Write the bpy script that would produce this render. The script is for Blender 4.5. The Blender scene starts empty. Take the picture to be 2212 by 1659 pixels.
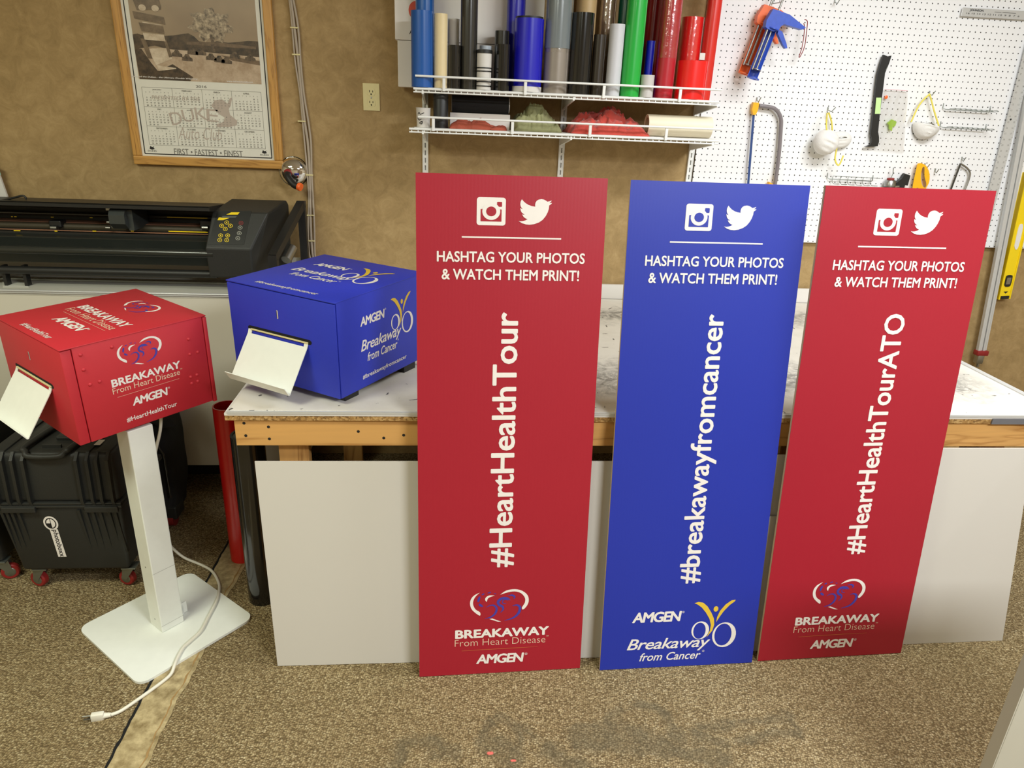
import bpy, bmesh, math, random, calendar
from mathutils import Vector, Matrix, noise
random.seed(7)
SC = bpy.context.scene
COL = SC.collection
PI = math.pi

# ------------------------------------------------------------------ camera
F_PX = 1523.9
CAM = Vector((0.0, -3.335, 1.710))
YAW, PITCH, ROLL = 0.0941, 0.3740, -0.04347
_fwd = Vector((math.sin(YAW)*math.cos(PITCH), math.cos(YAW)*math.cos(PITCH), -math.sin(PITCH)))
_r0 = Vector((math.cos(YAW), -math.sin(YAW), 0))
_d0 = _fwd.cross(_r0)
_right = math.cos(ROLL)*_r0 + math.sin(ROLL)*_d0
_down = -math.sin(ROLL)*_r0 + math.cos(ROLL)*_d0
cd = bpy.data.cameras.new('camera')
cd.sensor_width = 36.0
cd.lens = F_PX/2212*36.0
cd.clip_start = 0.05
cam = bpy.data.objects.new('camera', cd)
COL.objects.link(cam)
m = Matrix.Identity(4)
for i in range(3):
    m[i][0] = _right[i]; m[i][1] = -_down[i]; m[i][2] = -_fwd[i]; m[i][3] = CAM[i]
cam.matrix_world = m
SC.camera = cam

# ------------------------------------------------------------------ colour management, world
SC.view_settings.view_transform = 'Standard'
SC.view_settings.look = 'None'
SC.view_settings.gamma = 1.0
SC.view_settings.use_curve_mapping = False
SC.view_settings.exposure = 1.05
w = bpy.data.worlds.new('world'); SC.world = w
w.use_nodes = True
w.node_tree.nodes['Background'].inputs[0].default_value = (1.0, 0.97, 0.9, 1)
w.node_tree.nodes['Background'].inputs[1].default_value = 0.25

# ------------------------------------------------------------------ ceiling lamps (light of the fixtures built below)
CEIL = 2.85
LAMPS = [((1.7, -3.9), 68, (0.93, 0.97, 1.0)), ((-1.8, -2.6), 27, (0.96, 1.0, 0.80)),
         ((1.75, -1.6), 26, (0.94, 0.98, 1.0)), ((-1.6, -5.2), 12, (0.96, 1.0, 0.86))]
for (lx, ly), e, c in LAMPS:
    ld = bpy.data.lights.new('lamp_light', 'AREA')
    ld.shape = 'RECTANGLE'; ld.size = 1.15; ld.size_y = 0.5
    ld.energy = e; ld.color = c
    lo = bpy.data.objects.new('lamp_light', ld); COL.objects.link(lo)
    lo.location = (lx, ly, CEIL-0.075)

# ------------------------------------------------------------------ picture helpers: a pixel and a real plane give a real point
def ray(px, py):
    return ((px-1106)/F_PX)*_right + ((py-829.5)/F_PX)*_down + _fwd
def at(px, py, Y):
    d = ray(px, py); return CAM + d*((Y-CAM.y)/d.y)
def atz(px, py, Z=0.0):
    d = ray(px, py); return CAM + d*((Z-CAM.z)/d.z)

# ------------------------------------------------------------------ materials
def lin(c):
    return tuple(((x/255)/12.92 if x/255 <= 0.04045 else ((x/255+0.055)/1.055)**2.4) for x in c)
def new_mat(name):
    mt = bpy.data.materials.new(name); mt.use_nodes = True
    nt = mt.node_tree
    return mt, nt, nt.nodes['Principled BSDF']
def mat(name, rgb, rough=0.5, metal=0.0, spec=0.5, coat=0.0, var=0.04, scale=30, bump=0.0, bscale=200, trans=0.0, alpha=1.0, sheen=0.0):
    mt, nt, b = new_mat(name)
    N = nt.nodes; L = nt.links
    c = lin(rgb)
    tc = N.new('ShaderNodeTexCoord')
    nz = N.new('ShaderNodeTexNoise'); nz.inputs['Scale'].default_value = scale; nz.inputs['Detail'].default_value = 3
    L.new(tc.outputs['Object'], nz.inputs['Vector'])
    mx = N.new('ShaderNodeMix'); mx.data_type = 'RGBA'
    mx.inputs[6].default_value = (*[x*(1-var) for x in c], 1); mx.inputs[7].default_value = (*[min(1, x*(1+var)) for x in c], 1)
    L.new(nz.outputs['Fac'], mx.inputs[0]); L.new(mx.outputs[2], b.inputs['Base Color'])
    b.inputs['Roughness'].default_value = rough; b.inputs['Metallic'].default_value = metal
    b.inputs['Specular IOR Level'].default_value = spec; b.inputs['Coat Weight'].default_value = coat
    b.inputs['Coat Roughness'].default_value = 0.08
    b.inputs['Transmission Weight'].default_value = trans; b.inputs['Alpha'].default_value = alpha
    b.inputs['Sheen Weight'].default_value = sheen
    if bump > 0:
        n2 = N.new('ShaderNodeTexNoise'); n2.inputs['Scale'].default_value = bscale; n2.inputs['Detail'].default_value = 2
        L.new(tc.outputs['Object'], n2.inputs['Vector'])
        bp = N.new('ShaderNodeBump'); bp.inputs['Strength'].default_value = bump; bp.inputs['Distance'].default_value = 0.002
        L.new(n2.outputs['Fac'], bp.inputs['Height']); L.new(bp.outputs['Normal'], b.inputs['Normal'])
    return mt
def mth(nt, op, a, b=None, c=None, clamp=False):
    n = nt.nodes.new('ShaderNodeMath'); n.operation = op; n.use_clamp = clamp
    for i, v in enumerate((a, b, c)):
        if v is None: continue
        if hasattr(v, 'links') or hasattr(v, 'is_output'): nt.links.new(v, n.inputs[i])
        else: n.inputs[i].default_value = v
    return n.outputs[0]
def ramp(nt, fac, stops):
    r = nt.nodes.new('ShaderNodeValToRGB'); e = r.color_ramp.elements
    e[0].position, e[0].color = stops[0][0], (*stops[0][1], 1)
    e[1].position, e[1].color = stops[-1][0], (*stops[-1][1], 1)
    for p, c in stops[1:-1]:
        q = e.new(p); q.color = (*c, 1)
    nt.links.new(fac, r.inputs[0]); return r.outputs[0]
def mixc(nt, fac, a, b, mode='MIX'):
    n = nt.nodes.new('ShaderNodeMix'); n.data_type = 'RGBA'; n.blend_type = mode
    for i, v in ((0, fac), (6, a), (7, b)):
        if isinstance(v, (int, float)): n.inputs[i].default_value = v
        elif isinstance(v, tuple): n.inputs[i].default_value = (*v[:3], 1)
        else: nt.links.new(v, n.inputs[i])
    return n.outputs[2]
def tex(nt, kind, scale, vec, **kw):
    n = nt.nodes.new('ShaderNodeTex'+kind)
    n.inputs['Scale'].default_value = scale
    for k, v in kw.items():
        if k in n.inputs: n.inputs[k].default_value = v
        else: setattr(n, k, v)
    nt.links.new(vec, n.inputs['Vector']); return n
def geo_pos(nt):
    return nt.nodes.new('ShaderNodeNewGeometry').outputs['Position']

def wall_mat():
    mt, nt, b = new_mat('suede_wall_paint'); p = geo_pos(nt)
    n1 = tex(nt, 'Noise', 15, p, Detail=9, Roughness=0.75, Distortion=0.7)
    n2 = tex(nt, 'Noise', 2.0, p, Detail=3)
    f = mth(nt, 'ADD', mth(nt, 'MULTIPLY', n1.outputs['Fac'], 0.75), mth(nt, 'MULTIPLY', n2.outputs['Fac'], 0.25))
    c = ramp(nt, f, [(0.36, lin((149, 123, 79))), (0.5, lin((166, 138, 92))), (0.64, lin((181, 153, 106)))])
    nt.links.new(c, b.inputs['Base Color']); b.inputs['Roughness'].default_value = 0.75
    bp = nt.nodes.new('ShaderNodeBump'); bp.inputs['Strength'].default_value = 0.15; bp.inputs['Distance'].default_value = 0.003
    nt.links.new(n1.outputs['Fac'], bp.inputs['Height']); nt.links.new(bp.outputs['Normal'], b.inputs['Normal'])
    return mt
def peg_mat(ox, oz):
    mt, nt, b = new_mat('pegboard_white'); p = geo_pos(nt)
    s = nt.nodes.new('ShaderNodeSeparateXYZ'); nt.links.new(p, s.inputs[0])
    fx = mth(nt, 'SUBTRACT', mth(nt, 'FRACT', mth(nt, 'ADD', mth(nt, 'DIVIDE', mth(nt, 'SUBTRACT', s.outputs[0], ox), 0.0254), 200.5)), 0.5)
    fz = mth(nt, 'SUBTRACT', mth(nt, 'FRACT', mth(nt, 'ADD', mth(nt, 'DIVIDE', mth(nt, 'SUBTRACT', s.outputs[2], oz), 0.0254), 200.5)), 0.5)
    d = mth(nt, 'SQRT', mth(nt, 'ADD', mth(nt, 'MULTIPLY', fx, fx), mth(nt, 'MULTIPLY', fz, fz)))
    k = mth(nt, 'LESS_THAN', d, 0.105)
    c = mixc(nt, k, lin((240, 240, 241)), lin((38, 32, 34)))
    nt.links.new(c, b.inputs['Base Color']); b.inputs['Roughness'].default_value = 0.45
    bp = nt.nodes.new('ShaderNodeBump'); bp.inputs['Strength'].default_value = 0.6; bp.inputs['Distance'].default_value = 0.003
    bp.invert = True
    nt.links.new(k, bp.inputs['Height']); nt.links.new(bp.outputs['Normal'], b.inputs['Normal'])
    return mt
def seg_mask(nt, sx, sy, a, bb, r, soft=0.012):
    # 1 inside a capsule stain from a to bb, falling off at its rim
    dx, dy = bb[0]-a[0], bb[1]-a[1]; l2 = max(dx*dx+dy*dy, 1e-6)
    px = mth(nt, 'SUBTRACT', sx, a[0]); py = mth(nt, 'SUBTRACT', sy, a[1])
    t = mth(nt, 'DIVIDE', mth(nt, 'ADD', mth(nt, 'MULTIPLY', px, dx), mth(nt, 'MULTIPLY', py, dy)), l2, clamp=True)
    qx = mth(nt, 'SUBTRACT', px, mth(nt, 'MULTIPLY', t, dx)); qy = mth(nt, 'SUBTRACT', py, mth(nt, 'MULTIPLY', t, dy))
    d = mth(nt, 'SQRT', mth(nt, 'ADD', mth(nt, 'MULTIPLY', qx, qx), mth(nt, 'MULTIPLY', qy, qy)))
    return mth(nt, 'DIVIDE', mth(nt, 'SUBTRACT', r+soft, d), 2*soft, clamp=True)
def carpet_mat():
    mt, nt, b = new_mat('berber_carpet'); p = geo_pos(nt)
    mp = nt.nodes.new('ShaderNodeMapping'); mp.inputs['Scale'].default_value = (1.0, 1.35, 0.0)
    mp.inputs['Rotation'].default_value = (0, 0, 0.12)
    nt.links.new(p, mp.inputs[0])
    nd = tex(nt, 'Noise', 60, mp.outputs[0], Detail=2)
    av = nt.nodes.new('ShaderNodeVectorMath'); av.operation = 'MULTIPLY_ADD'
    nt.links.new(nd.outputs['Color'], av.inputs[0]); av.inputs[1].default_value = (0.006, 0.006, 0); nt.links.new(mp.outputs[0], av.inputs[2])
    v = tex(nt, 'Voronoi', 150, av.outputs[0], Randomness=0.75)
    h = mth(nt, 'SUBTRACT', 1.0, mth(nt, 'MULTIPLY', v.outputs['Distance'], 1.35))
    wn = nt.nodes.new('ShaderNodeSeparateColor'); nt.links.new(v.outputs['Color'], wn.inputs[0])
    c1 = ramp(nt, wn.outputs[0], [(0.0, lin((150, 128, 92))), (0.5, lin((186, 164, 122))), (0.8, lin((202, 182, 138))), (1.0, lin((226, 208, 166)))])
    dark = mth(nt, 'SUBTRACT', 1.0, h, clamp=True)
    c2 = mixc(nt, mth(nt, 'MULTIPLY', mth(nt, 'POWER', dark, 1.2), 0.95), c1, lin((92, 76, 50)))
    big = tex(nt, 'Noise', 3.0, p, Detail=4)
    c3 = mixc(nt, mth(nt, 'MULTIPLY', mth(nt, 'SUBTRACT', big.outputs['Fac'], 0.45, clamp=True), 0.9), c2, lin((128, 110, 78)))
    s = nt.nodes.new('ShaderNodeSeparateXYZ'); nt.links.new(p, s.inputs[0])
    wob = tex(nt, 'Noise', 14, p, Detail=3)
    sep = nt.nodes.new('ShaderNodeSeparateColor'); nt.links.new(wob.outputs['Color'], sep.inputs[0])
    sx = mth(nt, 'ADD', s.outputs[0], mth(nt, 'MULTIPLY', mth(nt, 'SUBTRACT', sep.outputs[0], 0.5), 0.09))
    sy = mth(nt, 'ADD', s.outputs[1], mth(nt, 'MULTIPLY', mth(nt, 'SUBTRACT', sep.outputs[1], 0.5), 0.09))
    tot = None
    S = [((868, 1612), (905, 1600), .020), ((905, 1600), (945, 1632), .022), ((935, 1600), (985, 1625), .02), ((868, 1612), (860, 1650), .02),
         ((1080, 1548), (1120, 1580), .022), ((1060, 1560), (1050, 1600), .018), ((1050, 1605), (1110, 1640), .035), ((1120, 1580), (1125, 1620), .015), ((1110, 1560), (1150, 1600), .012),
         ((1265, 1590), (1420, 1610), .055), ((1380, 1520), (1440, 1545), .025), ((1440, 1545), (1465, 1590), .02), ((1340, 1530), (1320, 1570), .02), ((1255, 1600), (1400, 1600), .04),
         ((1510, 1570), (1705, 1550), .016), ((1600, 1602), (1715, 1580), .018), ((1450, 1610), (1560, 1640), .03), ((1700, 1550), (1722, 1585), .018), ((1500, 1590), (1560, 1600), .025),
         ((1180, 1620), (1260, 1650), .025)]
    for a, bb, r in S:
        pa, pb = atz(*a), atz(*bb)
        k = seg_mask(nt, sx, sy, (pa.x, pa.y), (pb.x, pb.y), r)
        tot = k if tot is None else mth(nt, 'MAXIMUM', tot, k)
    brk = tex(nt, 'Noise', 22, p, Detail=3)
    tot = mth(nt, 'MULTIPLY', tot, mth(nt, 'MULTIPLY_ADD', brk.outputs['Fac'], 1.5, 0.1, clamp=True))
    stain = mixc(nt, mth(nt, 'MULTIPLY', h, 0.5, clamp=True), lin((82, 74, 56)), lin((128, 117, 92)))
    c4 = mixc(nt, mth(nt, 'MULTIPLY', tot, 0.72), c3, stain)
    for px, py, r in ((1059, 1627, .009), (1109, 1643, .006)):
        q = atz(px, py)
        k = seg_mask(nt, s.outputs[0], s.outputs[1], (q.x-.004, q.y), (q.x+.004, q.y), r*.5, .002)
        c4 = mixc(nt, k, c4, lin((240, 110, 100)))
    nt.links.new(c4, b.inputs['Base Color']); b.inputs['Roughness'].default_value = 0.95
    b.inputs['Specular IOR Level'].default_value = 0.15
    bp = nt.nodes.new('ShaderNodeBump'); bp.inputs['Strength'].default_value = 0.9; bp.inputs['Distance'].default_value = 0.004
    hh = mth(nt, 'MULTIPLY', h, mth(nt, 'SUBTRACT', 1.0, mth(nt, 'MULTIPLY', tot, 0.6)))
    nt.links.new(hh, bp.inputs['Height']); nt.links.new(bp.outputs['Normal'], b.inputs['Normal'])
    return mt
def wood_mat(name, light, dark, axis='X', scale=6, rough=0.5):
    mt, nt, b = new_mat(name)
    tc = nt.nodes.new('ShaderNodeTexCoord')
    mp = nt.nodes.new('ShaderNodeMapping')
    st = {'X': (0.12, 1.6, 1.6), 'Y': (1.6, 0.12, 1.6), 'Z': (1.6, 1.6, 0.12)}[axis]
    mp.inputs['Scale'].default_value = st
    nt.links.new(tc.outputs['Object'], mp.inputs[0])
    n1 = tex(nt, 'Noise', scale*6, mp.outputs[0], Detail=6, Roughness=0.6, Distortion=0.6)
    n2 = tex(nt, 'Noise', scale, mp.outputs[0], Detail=3, Distortion=1.5)
    rings = mth(nt, 'FRACT', mth(nt, 'MULTIPLY', n2.outputs['Fac'], 7.0))
    tri = mth(nt, 'ABSOLUTE', mth(nt, 'SUBTRACT', rings, 0.5))
    f = mth(nt, 'ADD', mth(nt, 'MULTIPLY', tri, 0.9), mth(nt, 'MULTIPLY', n1.outputs['Fac'], 0.55))
    c = ramp(nt, f, [(0.2, lin(dark)), (0.42, lin(light)), (0.9, lin(tuple(min(255, int(x*1.06)) for x in light)))])
    nt.links.new(c, b.inputs['Base Color']); b.inputs['Roughness'].default_value = rough
    return mt
def chip_mat():
    mt, nt, b = new_mat('particle_board_edge'); p = geo_pos(nt)
    v = tex(nt, 'Voronoi', 170, p); n = tex(nt, 'Noise', 40, p, Detail=4)
    s = nt.nodes.new('ShaderNodeSeparateColor'); nt.links.new(v.outputs['Color'], s.inputs[0])
    f = mth(nt, 'ADD', mth(nt, 'MULTIPLY', s.outputs[0], 0.6), mth(nt, 'MULTIPLY', n.outputs['Fac'], 0.4))
    c = ramp(nt, f, [(0.2, lin((120, 88, 46))), (0.5, lin((168, 128, 72))), (0.8, lin((196, 160, 104)))])
    nt.links.new(c, b.inputs['Base Color']); b.inputs['Roughness'].default_value = 0.9
    return mt
def tabletop_mat():
    mt, nt, b = new_mat('scuffed_white_laminate'); p = geo_pos(nt)
    mp = nt.nodes.new('ShaderNodeMapping'); mp.inputs['Scale'].default_value = (1, 1, 0); nt.links.new(p, mp.inputs[0])
    c = lin((222, 216, 204))
    n = tex(nt, 'Noise', 5.0, mp.outputs[0], Detail=6, Roughness=0.7)
    col = mixc(nt, mth(nt, 'MULTIPLY', mth(nt, 'SUBTRACT', n.outputs['Fac'], 0.5, clamp=True), 1.2), c, lin((176, 166, 148)))
    # knife cuts: thin dark lines along two directions, broken up
    for rot, sc, dist, th, seed in ((0.05, 14, 1.2, 0.018, 0.3), (1.35, 11, 1.6, 0.016, 4.1), (0.7, 7, 2.0, 0.010, 9.7)):
        m2 = nt.nodes.new('ShaderNodeMapping'); m2.inputs['Rotation'].default_value = (0, 0, rot); m2.inputs['Location'].default_value = (seed, seed, 0)
        nt.links.new(mp.outputs[0], m2.inputs[0])
        wv = nt.nodes.new('ShaderNodeTexWave'); wv.inputs['Scale'].default_value = sc*0.16; wv.inputs['Distortion'].default_value = dist*1.5
        wv.inputs['Detail'].default_value = 2; nt.links.new(m2.outputs[0], wv.inputs[0])
        line = mth(nt, 'LESS_THAN', wv.outputs['Fac'], th*0.18)
        nb = tex(nt, 'Noise', 16, m2.outputs[0], Detail=5)
        k = mth(nt, 'MULTIPLY', line, mth(nt, 'GREATER_THAN', nb.outputs['Fac'], 0.60))
        col = mixc(nt, mth(nt, 'MULTIPLY', k, 0.85), col, lin((52, 46, 42)))
    sp = tex(nt, 'Noise', 55, mp.outputs[0], Detail=5)
    col = mixc(nt, mth(nt, 'GREATER_THAN', sp.outputs['Fac'], 0.74), col, lin((70, 60, 50)))
    # two broad black marker/ink smears, brushed
    s = nt.nodes.new('ShaderNodeSeparateXYZ'); nt.links.new(p, s.inputs[0])
    wob = tex(nt, 'Noise', 5, mp.outputs[0], Detail=6, Roughness=0.65, Distortion=2.0)
    sy = mth(nt, 'ADD', s.outputs[1], mth(nt, 'MULTIPLY', mth(nt, 'SUBTRACT', wob.outputs['Fac'], 0.5), 0.35))
    inx = seg_mask(nt, s.outputs[0], sy, (0.55, -1.10), (1.75, -1.10), 0.13, 0.08)
    iny = seg_mask(nt, s.outputs[0], sy, (0.6, -0.32), (1.7, -0.32), 0.09, 0.07)
    st = tex(nt, 'Noise', 12, mp.outputs[0], Detail=6, Roughness=0.7, Distortion=3.0)
    k = mth(nt, 'MULTIPLY', mth(nt, 'MAXIMUM', inx, iny), mth(nt, 'MULTIPLY_ADD', st.outputs['Fac'], 4.0, -1.35, clamp=True))
    col = mixc(nt, mth(nt, 'MULTIPLY', k, 0.85), col, lin((92, 90, 86)))
    nt.links.new(col, b.inputs['Base Color']); b.inputs['Roughness'].default_value = 0.4
    return mt
def coro_mat(name, rgb, rough=0.42):
    # printed corrugated plastic: fine vertical flutes under a satin print
    mt, nt, b = new_mat(name)
    tc = nt.nodes.new('ShaderNodeTexCoord')
    wv = nt.nodes.new('ShaderNodeTexWave'); wv.inputs['Scale'].default_value = 32; wv.bands_direction = 'X'
    nt.links.new(tc.outputs['Object'], wv.inputs[0])
    n = tex(nt, 'Noise', 2.0, tc.outputs['Object'], Detail=2)
    c = lin(rgb)
    col = mixc(nt, n.outputs['Fac'], tuple(x*0.94 for x in c), tuple(min(1, x*1.06) for x in c))
    nt.links.new(col, b.inputs['Base Color'])
    h = mth(nt, 'ADD', mth(nt, 'MULTIPLY', wv.outputs['Fac'], 0.12), mth(nt, 'MULTIPLY', n.outputs['Fac'], 4.0))
    bp = nt.nodes.new('ShaderNodeBump'); bp.inputs['Strength'].default_value = 0.25; bp.inputs['Distance'].default_value = 0.0012
    nt.links.new(h, bp.inputs['Height']); nt.links.new(bp.outputs['Normal'], b.inputs['Normal'])
    b.inputs['Roughness'].default_value = rough; b.inputs['Specular IOR Level'].default_value = 0.5
    return mt
def sepia_mat(name, a, bcol, scale, detail=6):
    mt, nt, b = new_mat(name); p = geo_pos(nt)
    n = tex(nt, 'Noise', scale, p, Detail=detail, Roughness=0.7)
    c = ramp(nt, n.outputs['Fac'], [(0.35, lin(a)), (0.65, lin(bcol))])
    nt.links.new(c, b.inputs['Base Color']); b.inputs['Roughness'].default_value = 0.35
    return mt

M = {}
M['wall'] = wall_mat(); M['peg'] = peg_mat(1.1639, 2.1522); M['carpet'] = carpet_mat()
M['ceiling'] = mat('ceiling_white', (225, 222, 214), 0.9)
M['plainwall'] = mat('plain_wall_paint', (190, 176, 150), 0.8)
M['oak'] = wood_mat('oak_frame', (196, 146, 74), (150, 102, 44), 'Z', 9, 0.4)
M['oakx'] = wood_mat('oak_frame_rail', (196, 146, 74), (150, 102, 44), 'X', 9, 0.4)
M['pine'] = wood_mat('pine_plank', (208, 158, 92), (170, 118, 58), 'X', 4, 0.6)
M['pinez'] = wood_mat('pine_leg', (200, 150, 86), (160, 110, 56), 'Z', 4, 0.6)
M['chip'] = chip_mat(); M['top'] = tabletop_mat()
M['white'] = mat('white_print', (236, 230, 224), 0.45)
M['cream_print'] = mat('cream_print', (226, 196, 170), 0.5)
M['thin_gold'] = mat('thin_gold_print', (196, 112, 62), 0.5)
M['red'] = coro_mat('red_print', (164, 26, 45)); M['blue'] = coro_mat('blue_print', (32, 50, 162))
M['core'] = mat('corrugated_core', (196, 172, 140), 0.7)
M['purple'] = mat('purple_print', (66, 60, 160), 0.5)
M['yellow'] = mat('yellow_print', (226, 190, 60), 0.5)
M['foam'] = mat('white_foam_board', (224, 220, 214), 0.6, var=0.015, scale=4)
M['sheet'] = mat('white_corrugated_sheet', (204, 199, 190), 0.6, var=0.015, scale=4)
M['carton'] = mat('white_carton', (246, 240, 232), 0.6, var=0.015, scale=4)
M['tube'] = mat('grey_lacquered_tube', (128, 120, 122), 0.35)
M['redbox'] = mat('red_powder_coat', (190, 40, 52), 0.5, bump=0.12, bscale=900)
M['bluebox'] = mat('blue_powder_coat', (38, 54, 184), 0.5, bump=0.12, bscale=900)
M['whitemetal'] = mat('white_powder_coat', (232, 234, 226), 0.4)
M['black'] = mat('black_plastic', (30, 30, 29), 0.45, bump=0.15, bscale=600)
M['case'] = mat('black_case_plastic', (38, 39, 37), 0.5, bump=0.3, bscale=500)
M['blackgloss'] = mat('black_gloss_vinyl', (22, 21, 20), 0.16, coat=0.6)
M['darkgloss'] = mat('charcoal_vinyl', (48, 47, 42), 0.22, coat=0.5)
M['fabric'] = mat('black_nylon', (26, 26, 26), 0.85, bump=0.5, bscale=700)
M['steel'] = mat('brushed_steel', (170, 170, 166), 0.35, metal=1.0)
M['zinc'] = mat('zinc_wire', (150, 156, 150), 0.4, metal=0.9)
M['alu'] = mat('aluminium', (206, 206, 204), 0.38, metal=0.25)
M['chrome'] = mat('chrome', (235, 235, 235), 0.05, metal=1.0)
M['void'] = mat('dark_opening', (8, 8, 8), 0.9)
M['concrete'] = sepia_mat('bare_concrete', (132, 114, 78), (196, 178, 136), 24, 10)
M['baseblack'] = mat('black_vinyl_base', (22, 20, 18), 0.5)
M['shelfwhite'] = mat('white_epoxy_wire', (240, 240, 236), 0.35)
M['laminate'] = mat('white_laminate_panel', (214, 208, 192), 0.5, var=0.05, scale=3)
M['rubberred'] = mat('red_polyurethane', (140, 34, 34), 0.45)
M['cream'] = mat('cream_vinyl', (236, 216, 170), 0.45)
M['almond'] = mat('almond_plastic', (226, 214, 160), 0.4)
M['orange'] = mat('orange_plastic', (244, 108, 44), 0.4)
M['toolblue'] = mat('blue_enamel', (48, 82, 190), 0.4, var=0.2, scale=60)
M['toolyellow'] = mat('yellow_plastic', (246, 180, 24), 0.4)
M['levelyellow'] = mat('level_yellow', (244, 212, 22), 0.35)
M['strap'] = mat('yellow_elastic', (236, 220, 96), 0.7)
M['mask'] = mat('mask_fibre', (230, 227, 222), 0.9, bump=0.4, bscale=300)
M['rag_coral'] = mat('coral_towelling', (206, 78, 66), 0.95, var=0.15, bump=0.8, bscale=400, sheen=0.3)
M['rag_green'] = mat('camouflage_cloth', (150, 150, 108), 0.95, var=0.4, scale=45, bump=0.5, bscale=300)
M['rag_rust'] = mat('rust_cloth', (172, 84, 64), 0.95, var=0.15, bump=0.6, bscale=300)
M['ink'] = mat('black_ink', (28, 26, 26), 0.6)
M['greyink'] = mat('grey_ink', (120, 116, 108), 0.6)
M['taupeink'] = mat('taupe_ink', (188, 174, 162), 0.6)
M['paper'] = mat('white_paper', (228, 226, 214), 0.5)
M['cordwhite'] = mat('white_cord', (226, 222, 206), 0.5)
M['cordgrey'] = mat('grey_cable', (176, 162, 144), 0.6)
M['pinkrod'] = mat('copper_strip', (150, 106, 82), 0.4)
M['greypanel'] = mat('pale_grey_panel', (186, 182, 166), 0.6, var=0.02)

def clear_film():
    mt, nt, b = new_mat('clear_film')
    tr = nt.nodes.new('ShaderNodeBsdfTransparent'); gl = nt.nodes.new('ShaderNodeBsdfGlossy')
    gl.inputs['Roughness'].default_value = 0.12; gl.inputs['Color'].default_value = (1, 1, 1, 1)
    p = geo_pos(nt); n = tex(nt, 'Noise', 60, p, Detail=3)
    f = mth(nt, 'MULTIPLY_ADD', n.outputs['Fac'], 0.25, 0.0)
    mx = nt.nodes.new('ShaderNodeMixShader'); nt.links.new(f, mx.inputs[0])
    nt.links.new(tr.outputs[0], mx.inputs[1]); nt.links.new(gl.outputs[0], mx.inputs[2])
    bp = nt.nodes.new('ShaderNodeBump'); bp.inputs['Strength'].default_value = 0.4; bp.inputs['Distance'].default_value = 0.003
    nt.links.new(n.outputs['Fac'], bp.inputs['Height']); nt.links.new(bp.outputs[0], gl.inputs['Normal'])
    nt.links.new(mx.outputs[0], nt.nodes['Material Output'].inputs[0])
    return mt
M['film'] = clear_film()

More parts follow.
